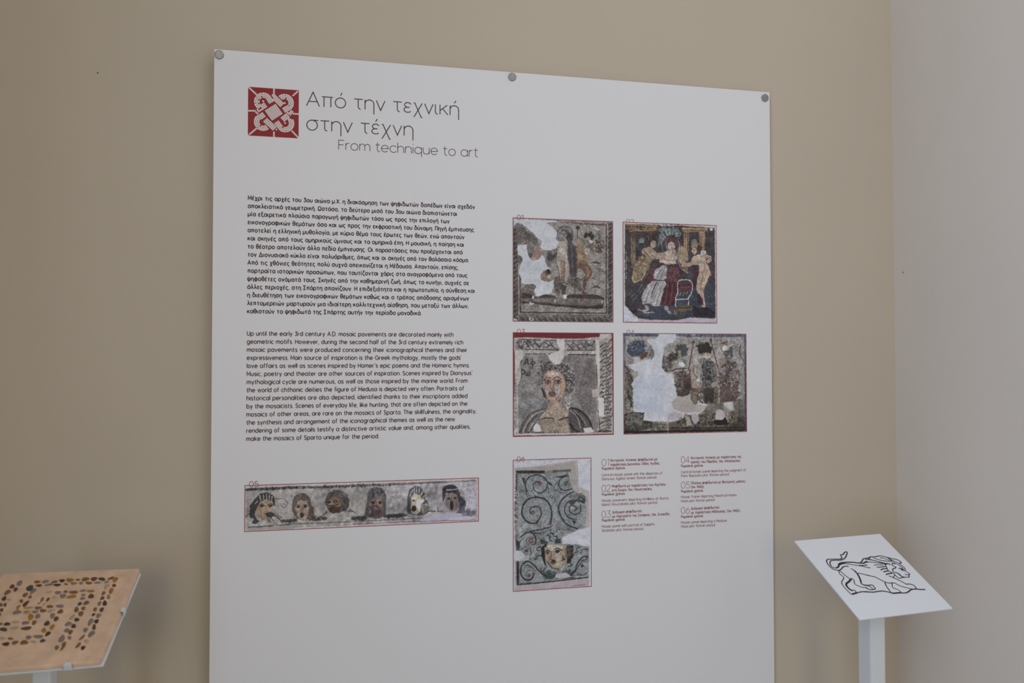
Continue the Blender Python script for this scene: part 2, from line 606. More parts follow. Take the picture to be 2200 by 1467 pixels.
r 332c2b 50 15.5 903,955 86,6
w b0a8a4 7,959 996,969 996,979 7,978'''),
4:('8d857c','''l 47506c 21.0 3,10 280,12
l 4d5670 25.2 419,13 995,9
p 9b948c 20,29 273,21 419,21 973,25 972,297 425,359 19,356
r 7d7a7c 200 14.0 637,99 294,84
r b0aba6 220 12.6 637,99 315,112
r aaa7a8 80 12.6 81,67 63,56
p 4b5568 27,119 68,61 150,51 191,93 177,144 122,164 67,177 33,151
r 333c4c 140 21.0 101,112 77,56
r 6a7488 60 16.8 115,93 77,49
p 8b8682 170,99 218,86 245,144 238,196 204,190 170,164
r 5a5656 40 15.4 211,151 35,49
p 664036 132,164 156,141 194,138 183,177 135,199
w a9a4a6 74,183 122,177 128,209 81,222
p 8a8078 9,164 74,189 74,222 9,234
p 8a8278 9,241 46,266 101,273 114,318 87,344 59,382 73,408 79,460 69,485 79,589 113,589 161,590 161,648 354,665 354,749 3,745
p 9c9184 67,273 108,273 114,318 80,344
s 3a3438 12.6 19,292 56,318 66,357
s 3a3438 9.8 12,247 46,273
r 4a4640 150 21.0 39,453 35,175
r 2f2d2c 200 28.0 72,653 77,70
r a19888 90 18.2 52,562 42,168
s 35322f 9.8 32,453 55,498 62,550
s 56443c 11.2 46,402 73,421 66,466
p 37332e 4,600 72,589 161,590 154,648 229,662 229,708 3,742
r 6f6c62 120 25.2 85,647 77,56
s 737e80 7.0 65,679 92,653 140,680
s 737e80 6.3 85,698 106,673
w b4b6be 280,2 419,1 419,34 398,66 356,73 318,106 318,157 307,190 304,242 314,268 335,294 383,307 404,346 411,398 424,470 452,484 529,452 543,511 564,537 593,531 607,446 635,446 642,519 685,539 677,565 599,610 606,643 578,688 550,675 536,615 487,602 473,641 424,659 340,661 243,662 154,648 164,590 79,589 69,473 73,408 59,382 80,344 114,318 111,286 67,267 26,234 81,225 128,209 197,190 231,196 245,144 218,86 177,48 280,28
w aab2c0 87,350 217,293 334,326 327,489 299,586 93,582 73,473
w a49a92 417,483 529,458 543,511 593,538 678,545 670,565 599,597 494,602 396,568 382,522
w bcb8b8 607,446 635,446 642,519 607,525
w a89ca4 347,606 424,594 473,608 466,647 347,658
r 8d8878 20 9.8 424,594 42,28
l bbb6b4 6.3 345,294 355,489 352,749
p 8f8a88 318,106 356,73 398,86 398,144 328,144
p 6e665e 314,164 384,177 397,242 383,288 328,287 307,242
r 45403c 90 18.2 349,222 42,63
r 8d7f70 60 15.4 356,229 42,63
p a39a90 384,73 440,99 426,164 370,151
r 42494c 100 32.2 468,125 43,46
r 3a3a34 70 21.0 398,177 35,35
p a08e6c 433,131 461,125 460,171 436,171
p 8c8478 384,203 453,197 495,216 509,269 467,275 383,275
w c9c6c8 441,216 474,213 495,236 474,255 446,242
s 3f3a3a 9.8 383,281 439,265 516,265
s 59606a 9.8 453,190 488,203 506,242
p 6c4a40 474,268 537,275 544,360 516,399 481,360 467,308
p 9a8878 481,268 516,265 530,295 495,321 474,308
p 776860 397,288 474,281 481,347 516,412 494,464 452,477 424,457 411,385
r 493e38 110 21.0 467,373 56,98
p 4c3a36 481,347 537,334 544,426 494,464
s 352c2c 9.8 404,385 439,399 453,373
p 4f463e 424,444 523,419 537,452 480,477 431,470
l 6b4636 10.5 563,66 523,269
e 5c4a3c 563,63 11.2,9.8 0
l 6b4636 10.5 704,43 771,290
e 4c4030 706,45 9.8,14.0 0
s 8c6c50 8.4 544,360 544,426
l 8f7f6c 11.2 771,296 763,428 767,527
r 2f2e28 130 22.4 651,105 60,42
p 34322c 598,99 637,72 686,79 715,118 707,158 679,138 636,145 601,151
p a98f78 633,145 668,141 672,171 650,197 629,171
s 4a3830 4.2 640,154 650,154
p 6a6660 587,197 643,184 707,191 743,230 757,296 742,362 671,361 643,269 608,217
p 4c4a48 636,217 693,210 721,270 714,375 692,421 635,407 629,295
r 33302f 120 23.8 678,296 56,112
r 7c7870 100 21.0 664,296 91,119
p a08a78 573,230 615,230 608,269 579,302 579,328 614,335 607,354 565,341 558,295
s 4c3c34 5.6 565,236 562,295 593,334
s 84858a 6.3 625,243 636,322
s 84858a 6.3 707,243 714,335
e cbc6c8 600,353 14.0,15.4 0
p a18a70 551,354 607,361 614,400 593,426 551,439
p 64584c 551,413 763,402 763,533 678,532 642,519 635,446 607,446 593,531 564,537 536,491
r 3c352f 200 21.0 671,466 98,63
r 86775f 120 18.2 678,460 105,70
p 8a7462 537,445 593,439 586,524 557,531
p 3f3731 643,414 735,414 727,520 656,512
p 8f7460 786,72 807,59 843,65 850,85 807,118 793,105
p 9d968c 800,92 872,79 886,118 843,138 807,125
e c3bfbc 823,110 22.4,19.6 0
p 4c5664 865,92 886,98 893,178 872,191 857,151
s 5c3434 8.4 790,72 822,65 843,52
s 7a4a44 6.3 793,105 807,131 850,138
e 77736c 843,151 30.8,28.0 0
r 4a4a4a 50 18.2 843,158 35,35
p 8c7a70 771,191 850,184 871,244 857,310 778,323 764,270
p 67594f 778,270 936,271 950,363 929,430 778,441
p 564449 872,217 915,211 929,271 914,310 879,284
p 4c5462 821,244 879,250 879,290 821,290
r 3f3434 220 22.4 850,356 84,154
r 9a8a7a 180 18.2 850,336 91,168
p 5c4a44 778,402 921,390 943,469 907,515 777,527
r d0ccca 90 9.1 914,390 49,98
r d0ccca 40 8.4 850,277 84,28
s 5d4c4a 11.2 951,92 947,151 973,198 972,244
p 70685c 678,539 813,527 806,587 749,573 691,618 635,597
p 5a4f44 599,616 692,598 741,599 741,658 841,680 849,601 899,588 899,515 950,496 993,517 993,729 354,743 354,671 480,647 494,615 536,622 557,681 585,682
r 2f2923 260 21.0 706,677 280,63
r 847460 200 19.6 670,670 266,63
p 6c675c 892,515 986,510 986,629 906,641
l 5c4a3c 8.4 939,523 935,642
w b1adae 806,534 849,518 885,522 892,582 856,581 827,561
w aaa5a2 741,599 770,573 813,594 820,640 798,659 738,652
p 26201e 727,658 798,659 820,633 848,693 762,698 727,684
w a59a9c 550,616 599,616 606,649 578,688 553,668
p 96928a 487,615 522,628 550,694 507,700
l 2c1e1d 21.0 3,737 996,737
l 33241f 11.2 354,713 993,719
r 5c5046 120 21.0 181,700 175,28
l 554a44 6.3 361,720 978,729
l 3a3c58 11.2 993,12 993,743
r 8c8cA0 60 14.0 972,297 14,280
l 54586c 8.4 10,16 7,241
s 9a938a 5.6 354,743 351,619'''),
5:('9d9692','''w b4acac 0,0 1000,0 1000,191 0,191
p a09994 4,11 994,9 994,182 5,186
p a8a2a6 592,16 994,9 994,182 592,183
r 7f7a76 420 6.4 299,110 314,83
r bab4b0 520 6.4 396,99 421,83
r 8b868a 300 6.4 792,98 196,78
r c4bfc0 280 6.9 767,87 206,73
l 4b4746 11.8 5,16 251,15
l 504b4a 10.8 251,15 503,16
l 625c5c 9.8 503,16 858,12
l 77727a 6.9 858,12 986,10
r 322f2f 90 9.8 132,15 137,5
r 322f2f 80 9.8 444,16 196,5
r b0aaa8 90 6.9 444,15 441,5
l 3f3a3a 4.9 17,174 114,172
l 4a4444 4.4 130,171 194,170
l 554e4e 3.9 194,169 435,169
l 5c5558 3.4 455,169 737,168
p 393635 19,133 20,85 38,56 61,35 89,31 113,44 123,69 120,93 108,68 80,60 57,76 43,110 38,134
l a8a29c 4.4 50,66 43,76
l a8a29c 4.4 59,43 64,67
l a8a29c 4.4 73,38 75,61
l a8a29c 4.4 86,37 87,60
l a8a29c 4.4 98,41 97,63
l a8a29c 4.4 108,49 106,67
p a98b68 50,90 61,72 85,63 111,68 116,88 109,112 104,122 109,137 87,144 69,140 50,129 43,110
p c2a27c 68,86 90,77 90,102 76,111
s 4a3a30 4.9 59,86 68,77 80,87
s 4a3a30 4.9 92,85 104,78 113,88
e 34302e 68,87 7.9,5.4 0
e 34302e 103,88 7.9,5.4 0
s 8c6c50 5.9 85,87 86,104 97,112
e b4946e 94,106 10.8,6.9 0
p 3a3634 80,121 104,114 123,125 109,137 90,136
s 6c5442 3.4 64,106 66,130 73,145
p 3d3a39 19,118 38,119 48,144 59,149 43,161 26,155 38,141 19,133
s 44403f 3.9 5,128 19,116
s 44403f 5.4 109,127 132,137 149,158
s 44403f 4.9 104,136 118,151
s 44403f 4.4 90,138 97,156
s 44403f 4.4 99,141 104,157
s 44403f 3.9 128,125 151,141
s 54504e 2.9 123,60 156,60 171,76 168,92 155,95 148,87 155,81 163,85
p 6c5a50 199,125 194,86 201,57 222,41 246,41 265,64 273,94 290,109 295,134 280,148 271,138 261,152 232,156 213,146
s 38312f 3.4 196,116 195,81 203,57 227,41 251,47 268,74
r 51433c 80 7.9 232,68 34,24
p b0917a 206,101 213,77 232,68 251,74 261,103 258,133 251,152 227,151 211,131
s 3c2c2a 4.4 211,89 222,90
s 3c2c2a 4.4 239,90 254,91
e 332826 217,97 6.9,4.4 0
e 332826 246,97 7.4,4.4 0
s 8c6c58 3.9 227,90 226,117 232,117
e 38302f 232,133 8.3,11.8 0
p 5a4d48 261,108 275,94 292,119 295,139 275,148 263,138
p a08a7a 280,104 292,114 295,134 285,134
r 3f3836 60 10.8 185,154 34,6
r 3f3836 70 10.8 299,151 39,7
e 575250 380,81 51.0,49.1 0
r 35312f 130 8.8 380,73 49,44
r 77706c 90 7.9 386,74 49,44
e 7c5a44 372,88 30.4,28.5 0
p 8a6a52 347,67 381,66 396,89 386,118 357,127 340,106
e 2d2826 347,83 6.9,4.4 0
e 2d2826 373,79 8.8,7.4 0
e 9c8068 372,79 3.9,3.4 0
e a08064 355,95 11.8,7.9 0
p 4a342a 343,106 362,100 396,104 391,126 367,132 348,124
s 2f2826 4.9 343,99 362,97 386,93
p 4b4644 406,54 427,70 432,100 415,124 401,123 408,89
s 504b48 5.4 338,123 316,140
s 504b48 4.4 328,130 319,128
s 504b48 5.4 411,121 454,128
s 504b48 4.4 435,115 457,131
p 565456 496,147 499,112 508,88 508,53 523,31 548,25 572,33 590,61 590,131 587,153 543,161
r 37353a 120 8.8 548,54 39,29
r 7a767c 80 7.9 543,49 39,24
p 7d5f58 518,93 533,69 553,60 572,75 580,105 577,145 543,154 518,138
p 967468 533,79 567,80 570,105 535,104
s 3a2c2c 4.4 526,88 543,85
s 3a2c2c 4.4 555,87 571,86
e 302626 534,93 7.9,4.9 0
e 302626 564,94 7.4,4.9 0
s 5c4642 3.4 549,89 547,114 555,115
p 5a4240 528,123 572,123 575,150 523,148
r 3f3434 110 8.8 533,129 34,29
r 3a3838 120 11.8 474,156 34,7
r 3a3838 120 11.8 632,152 53,6
p 4d4e56 682,144 683,74 692,37 717,25 742,31 757,57 762,87 777,103 777,138 762,152 732,156
l bab6b4 3.9 692,70 699,52
l bab6b4 3.9 699,55 709,43
l bab6b4 4.4 712,58 714,33
l bab6b4 4.4 723,56 724,31
l bab6b4 4.4 734,58 737,35
l bab6b4 3.9 744,66 751,49
l bab6b4 3.9 749,82 758,69
p ac9c80 699,70 717,58 742,66 747,102 742,137 722,151 702,145 697,105
p c2b49c 702,75 722,71 732,86 707,90
e 37302e 710,89 5.9,4.4 0
e 2c2828 712,124 9.8,12.8 0
w c6c2c4 722,88 757,84 762,107 742,111 737,136 722,116
p 6a5c50 742,106 767,92 777,113 775,143 752,152
r c0bcbc 40 7.9 757,122 19,29
s 454040 4.9 772,138 808,139
s 454040 4.4 815,142 840,141
s 5c565a 3.4 815,119 818,139
r b0a0a8 60 10.8 813,69 34,53
p 40424a 840,100 838,60 848,30 868,23 894,29 912,47 917,72 940,99 945,124 925,133 909,108 894,67 858,60
r 2b2c34 130 8.8 873,46 34,19
r 2b2c34 60 8.8 925,108 17,29
s a09ca4 5.9 858,48 884,48 904,44
p 8a746e 853,70 879,58 904,72 914,108 904,138 879,149 858,126 851,95
e 362f34 866,87 8.3,4.9 0
e 362f34 895,84 7.9,4.9 0
s 5c4a4a 3.9 879,76 876,101 884,104
e 2c2a30 880,117 8.8,19.6 0
p 565260 917,123 940,114 940,144 919,154 899,153 909,138
w aaa2b8 858,146 925,154 991,172 991,187 742,187 737,172
r 5c5a60 70 11.8 960,153 29,12
s 6c6870 3.4 925,164 986,161
w b0aaba 930,42 991,29 991,136 950,129
r 8c8890 60 8.8 960,69 29,44
s 8d5c5c 3.4 445,180 742,182 991,186
w 9a9089 6,176 204,177 204,188 6,188'''),
6:('8b9192','''w b4b5be 0,0 1000,0 1000,1605 0,1605
w a69f9a 17,98 293,80 824,17 837,353 974,410 980,870 644,973 630,1064 972,1106 971,1604 11,1602
w 9b948d 17,98 428,84 782,36 823,287 754,376 727,179 24,169
p 868c8d 44,137 700,145 754,376 864,459 939,593 932,868 822,890 617,972 617,1063 767,1064 862,1088 970,1119 965,1499 51,1533 35,868 40,351
r 6c7374 420 14.9 427,625 434,651
r a7adad 620 14.9 427,690 434,706
r 5f6567 200 14.9 400,754 380,597
l 3a3a36 40.7 51,144 387,155
l 5c564e 35.3 441,154 727,146
r 26231f 40 21.7 225,150 176,13
r a09688 40 21.7 455,150 54,19
l 3f4242 16.3 45,170 40,377
r 38383a 110 21.7 35,610 19,448
r b0aaa6 120 19.0 64,805 40,271
p 39383c 31,972 77,1000 77,1109 35,1107
w b3b2b8 17,1106 91,1116 144,1171 158,1210 91,1233 13,1229
w a9a3a1 158,1184 198,1160 198,1238 51,1237
p 33353a 35,1243 71,1244 71,1515 40,1526
s 2f343c 17.7 171,395 151,303 185,226 279,188 374,213 441,287
s 2f343c 14.9 441,287 414,377 333,414 265,372 252,307 292,275 333,283
e 7a3a30 336,296 23.1,23.1 0
e a08c84 336,296 10.9,10.9 0
p 35382f 421,260 468,288 509,328 455,320
p 3a3d36 104,211 145,225 158,355 131,290
s 4a4c4a 8.1 84,418 78,385 111,380 144,407 212,442 225,423
s 3f4248 9.5 245,397 279,451 333,466
s 4a4c50 8.1 441,339 448,418 482,445 455,457 495,485 522,473
s 4a4c50 8.1 522,486 556,539 563,592
s 5c4c3c 9.5 536,225 604,214 700,197
p 38362f 529,218 618,208 700,197 618,241
s 2f343c 14.9 707,217 632,228 584,279 590,357 659,392 754,376
s 2f343c 12.2 700,283 672,327 652,294 686,282
s 4a4c50 8.1 577,265 536,316 516,368 563,396 618,424 700,414
s 4a4c50 8.1 522,368 536,395 563,370
s 2b3038 20.4 468,809 488,680 468,575 400,494 292,464 185,486 118,574 111,678 171,758 265,788 319,751
s 2b3038 14.9 319,751 353,687 346,622 306,582 238,585 205,630 232,670
e 7a3a30 245,653 24.4,24.4 0
e 9a8c86 245,653 10.9,10.9 0
s 8a5038 13.6 306,588 326,550 319,530
p 7a4030 252,774 319,783 292,802
s 704a38 13.6 427,814 454,802 495,817
s 2b3038 16.3 481,836 359,863 211,883
s 2b3038 19.0 822,877 685,818 604,711 576,618 604,528 686,452 768,416
s 2b3038 14.9 808,758 713,741 658,661 672,570 740,520 836,523 905,559
p 4a453c 699,544 754,507 823,523 754,586
s 2b3038 13.6 864,583 857,668 795,699 726,663 720,598 768,586 809,627 781,652
p 2d2f30 754,769 808,784 781,823
r 3a3c40 50 29.9 877,512 54,54
r 60625f 70 24.4 809,470 95,40
s 2f343c 17.7 91,948 158,900 238,903 285,970 278,1035 238,1046
s 3f444a 12.2 77,1077 91,987 131,963
e 793c32 222,997 29.9,29.9 0
e 98a09f 222,997 14.9,14.9 0
s 4f5a5c 12.2 171,1030 164,978 211,954 272,970
s 8a4a3c 13.6 278,983 265,1047 225,1039
p 3f4c4c 252,891 332,901 359,922 265,917
s 4a4c50 8.1 292,919 332,985 359,1012
s 53504e 8.1 373,909 454,874 495,889
s 53504e 8.1 549,826 590,880 644,869
s 53504e 8.1 617,894 699,884 767,900
r 4a4c50 50 19.0 481,888 176,40
p 3c4a4a 326,972 427,1016 454,1030 413,1067 346,1038
p 37413f 522,1007 603,985 603,1050 535,1047
s 26282a 13.6 427,938 467,952 454,991 494,1019
s 26282a 13.6 495,928 522,955 562,957 549,995
s 26282a 12.2 468,926 481,914 522,929
p 2a2624 346,1090 427,1042 400,1144 406,1274 426,1340 386,1286 359,1194
p 2b2826 685,1080 767,1083 759,1227 725,1303 684,1301 644,1156
p a08b72 393,1092 467,1050 589,1069 671,1079 685,1171 684,1275 630,1338 562,1367 481,1330 427,1275 400,1183
p c0b49c 427,1068 522,1059 630,1090 617,1129 454,1134
p 9c7c5c 400,1144 454,1121 467,1225 427,1249
p b3a488 535,1190 657,1196 643,1299 562,1347 521,1267
s 3a2f2a 13.6 406,1144 440,1127 467,1147
s 3a2f2a 16.3 521,1124 562,1106 616,1135
e 2f2826 433,1161 19.0,12.2 0
e 34343a 562,1145 29.9,20.4 0
s 6c5240 16.3 481,1148 481,1213 467,1238 501,1247
e 4a1c1c 510,1266 29.9,19.0 0
s 2a2422 10.9 467,1284 508,1299 548,1281
s 4a3a2c 12.2 427,1275 494,1344 575,1367
s 34383a 13.6 616,1200 644,1215 623,1233 657,1248 623,1259
r 5a4a40 50 21.7 698,1159 40,81
r 7c6c5c 40 19.0 712,1159 40,81
s 26282c 12.2 359,1194 305,1191 278,1235 265,1215
s 26282c 12.2 359,1103 332,1076 292,1113 332,1128
s 2f3236 10.9 211,1096 225,1149 204,1174
e 4a4a4a 164,1120 21.7,19.0 0
s 2f3236 10.9 753,1239 780,1176 821,1164 808,1125 849,1120
s 2f3236 10.9 862,1193 890,1142 959,1145
s 26282c 13.6 698,1341 752,1331 725,1303
s 26282c 13.6 413,1339 359,1389 346,1349
s 2c4040 9.5 426,1379 399,1442 467,1472
p 3c4a4c 386,1429 453,1367 494,1473 426,1483
p 566060 752,1396 698,1471 752,1487
r 3a4c4c 80 35.3 453,1432 81,54
r 3f4c4c 60 35.3 698,1432 81,54
s 2b3038 20.4 426,1457 332,1387 251,1292 171,1249 104,1298 91,1387 131,1460 211,1478 258,1422
s 3a4046 12.2 144,1300 198,1303 278,1371
s 4a5054 12.2 258,1422 238,1369 184,1366 164,1411 198,1445
e 793a32 198,1421 17.7,20.4 0
p 70483a 238,1408 278,1397 265,1429
s 2b3038 19.0 698,1478 780,1410 821,1308 890,1233 958,1237
s 3f464a 12.2 780,1424 862,1310 944,1262
e 54343a 882,1344 20.4,20.4 0
p 7a4038 862,1271 910,1260 896,1292
p 54403a 827,1433 903,1443 862,1457
s 3f464a 12.2 807,1451 889,1462 958,1420
s 26282c 14.9 535,1489 643,1468 752,1487
w b1a6a8 535,1430 670,1418 752,1474 643,1481 535,1482
l 38383a 19.0 51,1530 453,1517 958,1492
w a79a9f 11,1540 426,1535 964,1505 968,1603 11,1599
s 8c6c64 12.2 752,1585 916,1581
w b6b8c2 824,11 996,5 999,411 837,359
w b8bac4 617,985 835,897 994,864 997,1094 862,1081 767,1057 644,1052'''),
}
GLYPHS={
'a':(10,'@5,5,5,5,90,450;10,10 10,0'),
'b':(10,'@5,5,5,5,90,450;0,15 0,0'),
'c':(8.6,'@5,5,5,5,42,318'),
'd':(10,'@5,5,5,5,90,450;10,15 10,0'),
'e':(10,'0,5 10,5 @5,5,5,5,0,318'),
'f':(5.6,'5.8,14.6 @5.2,11.6,3,3.2,80,180 2.2,0;0,10 5.4,10'),
'g':(10,'@5,5,5,5,90,450;10,10 10,0 @5,-0.2,5,4.3,0,-150'),
'h':(8.8,'0,15 0,0;0,5 @4.4,5.6,4.4,4.4,180,0 8.8,0'),
'i':(0,'0,10 0,0;0,13.2 0,14.6'),
'j':(2,'2,10 2,-2 @0,-2,2,2.4,0,-90;2,13.2 2,14.6'),
'k':(8,'0,15 0,0;7.4,10 0.2,4.4;2.6,6.3 8,0'),
'l':(0,'0,15 0,0'),
'm':(14.6,'0,10 0,0;0,6 @3.65,6,3.65,4,180,0 7.3,0;7.3,6 @10.95,6,3.65,4,180,0 14.6,0'),
'n':(8.8,'0,10 0,0;0,5 @4.4,5.6,4.4,4.4,180,0 8.8,0'),
'o':(10,'@5,5,5,5,90,450'),
'p':(10,'@5,5,5,5,90,450;0,10 0,-4.5'),
'q':(10,'@5,5,5,5,90,450;10,10 10,-4.5'),
'r':(4.8,'0,10 0,0;0,5 @4.4,5.6,4.4,4.4,180,85'),
's':(7,'6.8,8.2 @3.6,7.5,3,2.5,35,240 @3.5,2.5,3.4,2.5,75,-150'),
't':(5.6,'2.2,13.6 2.2,3 @5.2,3,3,3,180,270 5.8,0;0,10 5.6,10'),
'u':(8.8,'0,10 0,4.4 @4.4,4.4,4.4,4.4,180,360;8.8,10 8.8,0'),
'v':(8.6,'0,10 4.3,0 8.6,10'),
'w':(14,'0,10 3.5,0 7,10 10.5,0 14,10'),
'x':(8,'0,10 8,0;0,0 8,10'),
'y':(8.6,'0,10 4.3,0;8.6,10 2.6,-4.5'),
'z':(7.4,'0,10 7.4,10 0,0 7.4,0'),
'A':(12.4,'0,0 6.2,14 12.4,0;2.2,4.6 10.2,4.6'),
'C':(12,'@7,7,7,7,45,315'),
'D':(11,'0,0 0,14 4.5,14 @4.5,7,6.6,7,90,-90 0,0'),
'F':(7.6,'0,0 0,14 7.6,14;0,7.2 6.8,7.2'),
'G':(13,'@7,7,7,7,45,360 8,7'),
'H':(10.4,'0,0 0,14;10.4,0 10.4,14;0,7.2 10.4,7.2'),
'I':(0,'0,0 0,14'),
'M':(12.6,'0,0 0,14 6.3,4 12.6,14 12.6,0'),
'P':(8.6,'0,0 0,14 4.6,14 @4.6,10.2,4,3.8,90,-90 0,6.4'),
'R':(9,'0,0 0,14 4.6,14 @4.6,10.2,4,3.8,90,-90 0,6.4;4.4,6.4 9,0'),
'S':(8.6,'8.2,11.8 @4.4,10.4,3.8,3.6,25,235 @4.2,3.4,4.2,3.5,75,-155'),
'T':(10,'0,14 10,14;5,14 5,0'),
'U':(10.4,'0,14 0,5.2 @5.2,5.2,5.2,5.2,180,360 10.4,14'),
'0':(9.6,'@4.8,7,4.8,7,90,450'),
'1':(3.6,'0,12.2 3.6,14 3.6,0'),
'2':(8.6,'0.2,10.4 @4.3,9.8,4.2,4.2,170,-25 0,0 8.8,0'),
'3':(8.4,'0.4,14 8,14 3.8,8.6 @3.9,4.3,4.4,4.3,90,-150'),
'4':(9.6,'6.8,0 6.8,14 0,3.6 9.6,3.6'),
'5':(8.6,'7.8,14 1.6,14 0.8,8 @4.1,4.5,4.4,4.5,128,-150'),
'6':(9,'6.6,14 1,7.4;@4.5,4.5,4.5,4.5,90,450'),
'.':(0,'0,-0.4 0,0.9'),
',':(0.8,'0.8,0.9 0,-2.2'),
"'":(0.8,'0.8,15 0,11.8'),
' ':(3.6,''),
'ο':(10,'@5,5,5,5,90,450'),
'ν':(8.6,'0,10 4.3,0 8.6,10'),
'τ':(8.4,'0,10 8.4,10;4,10 4,2.6 @6.4,2.6,2.4,2.6,180,270'),
'κ':(8,'0,10 0,0;7.4,10 0.2,4.2;2.6,6.1 8,0'),
'ρ':(10,'@5,5,5,5,90,450;0,5 0,-4.5'),
'α':(10,'@5,5,5,5,90,450;10,10 10,0'),
'β':(8.8,'0,-4.5 0,11.4 @3.9,11.4,3.9,3.6,180,-90;3.4,7.8 @4.3,3.9,4.5,3.9,90,-140'),
'γ':(8.6,'0,10 4.3,0 8.6,10;4.3,0 4.3,-4.5'),
'δ':(10,'@5,5,5,5,90,450;8,14.4 1.4,14.4 7.6,9.2'),
'ε':(7.4,'7.2,8.4 @3.8,7.6,3.2,2.4,30,270 5.6,5.2;5.6,5.2 @3.7,2.6,3.7,2.6,90,325'),
'ζ':(7.6,'0.6,14.6 7.2,14.6 @8,5,7.8,6,150,200 @4.4,2,3.8,2,200,270 5.4,0 @5.4,-2,2.2,2,90,-60'),
'η':(8.8,'0,10 0,0;0,5 @4.4,5.6,4.4,4.4,180,0 8.8,-4.5'),
'θ':(9.2,'@4.6,7.3,4.6,7.5,90,450;0,7.3 9.2,7.3'),
'ι':(2.4,'0,10 0,2.4 @2.4,2.4,2.4,2.4,180,270'),
'λ':(8.6,'0.6,15 2.2,15 8.6,0;4.6,9 0,0'),
'μ':(9.6,'0,10 0,-4.5;0,4.4 @4.4,4.4,4.4,4.4,180,360;8.8,10 8.8,1 9.8,0'),
'ξ':(7.6,'0.4,14.6 7,14.6;3.6,14.6 @4,11.4,2.9,2.7,100,270 6.2,8.7;5,8.7 @4.6,4.4,4.2,4.3,100,260 5.4,0 @5.4,-2,2.2,2,90,-60'),
'π':(10.6,'0,10 10.6,10;2,10 2,0;8.6,10 8.6,0'),
'ς':(8.4,'8,8.4 @4.9,5,4.6,5,52,250 @4.6,-1.6,3,1.8,80,-70'),
'σ':(10.6,'@5,5,5,5,90,450;5,10 11,10'),
'υ':(8.8,'0,10 0,4.4 @4.4,4.4,4.4,4.4,180,360 8.8,10'),
'φ':(11.4,'@5.7,5,5.7,5,90,450;5.7,14 5.7,-4.5'),
'χ':(8.8,'0,10 1.2,10 7.6,-4.5 8.8,-4.5;8.6,10 0.2,-4.5'),
'ψ':(11,'0,10 0,5.2 @5.5,5.2,5.5,5.2,180,360 11,10;5.5,14 5.5,-4.5'),
'ω':(13.4,'1.8,10 @3.4,4,3.4,4,150,360 6.8,7 ;6.8,4 @10.1,4,3.4,4,180,390 11.8,10'),
'Μ':(12.6,'0,0 0,14 6.3,4 12.6,14 12.6,0'),
'Α':(12.4,'0,0 6.2,14 12.4,0;2.2,4.6 10.2,4.6'),
'Η':(10.4,'0,0 0,14;10.4,0 10.4,14;0,7.2 10.4,7.2'),
'Ρ':(8.6,'0,0 0,14 4.6,14 @4.6,10.2,4,3.8,90,-90 0,6.4'),
'Ο':(14,'@7,7,7,7,90,450'),
'Χ':(11,'0,14 11,0;0,0 11,14'),
'Ω':(13,'0,0 4.6,0 4.6,1.4 @6.5,7.8,6.3,6.3,250,-70 8.4,1.4 8.4,0 13,0'),
'Π':(10.4,'0,0 0,14 10.4,14 10.4,0'),
'Δ':(12.4,'0,0 6.2,14 12.4,0 0,0'),
'Σ':(9,'8.8,14 0,14 5,7 0,0 9,0'),
'Κ':(9,'0,0 0,14;8.4,14 0.2,6;2.8,8.4 9,0'),
'Ψ':(12,'0,14 0,10 @6,9.4,6,5.6,180,360 12,14;6,14 6,0'),
'ά':(10,'@5,5,5,5,90,450;10,10 10,0;6.6,15.2 5.0,12.4'),
'έ':(7.4,'7.2,8.4 @3.8,7.6,3.2,2.4,30,270 5.6,5.2;5.6,5.2 @3.7,2.6,3.7,2.6,90,325;5.3,15.2 3.7,12.4'),
'ή':(8.8,'0,10 0,0;0,5 @4.4,5.6,4.4,4.4,180,0 8.8,-4.5;6.0,15.2 4.4,12.4'),
'ί':(2.4,'0,10 0,2.4 @2.4,2.4,2.4,2.4,180,270;1.9,15.2 0.3,12.4'),
'ό':(10,'@5,5,5,5,90,450;6.6,15.2 5.0,12.4'),
'ύ':(8.8,'0,10 0,4.4 @4.4,4.4,4.4,4.4,180,360 8.8,10;6.0,15.2 4.4,12.4'),
'ώ':(13.4,'1.8,10 @3.4,4,3.4,4,150,360 6.8,7 ;6.8,4 @10.1,4,3.4,4,180,390 11.8,10;8.3,15.2 6.7,12.4'),
'ϊ':(2.4,'0,10 0,2.4 @2.4,2.4,2.4,2.4,180,270;-1.2,12.6 -1.2,14;2.2,12.6 2.2,14'),
}
TITLE_LINES=[(0.14600,0.40392,0.08356,'Από την τεχνική'),
(0.14663,0.32482,0.12411,'στην τέχνη')]
SUBTITLE_LINES=[(0.19899,0.43751,0.15414,'From technique to art')]
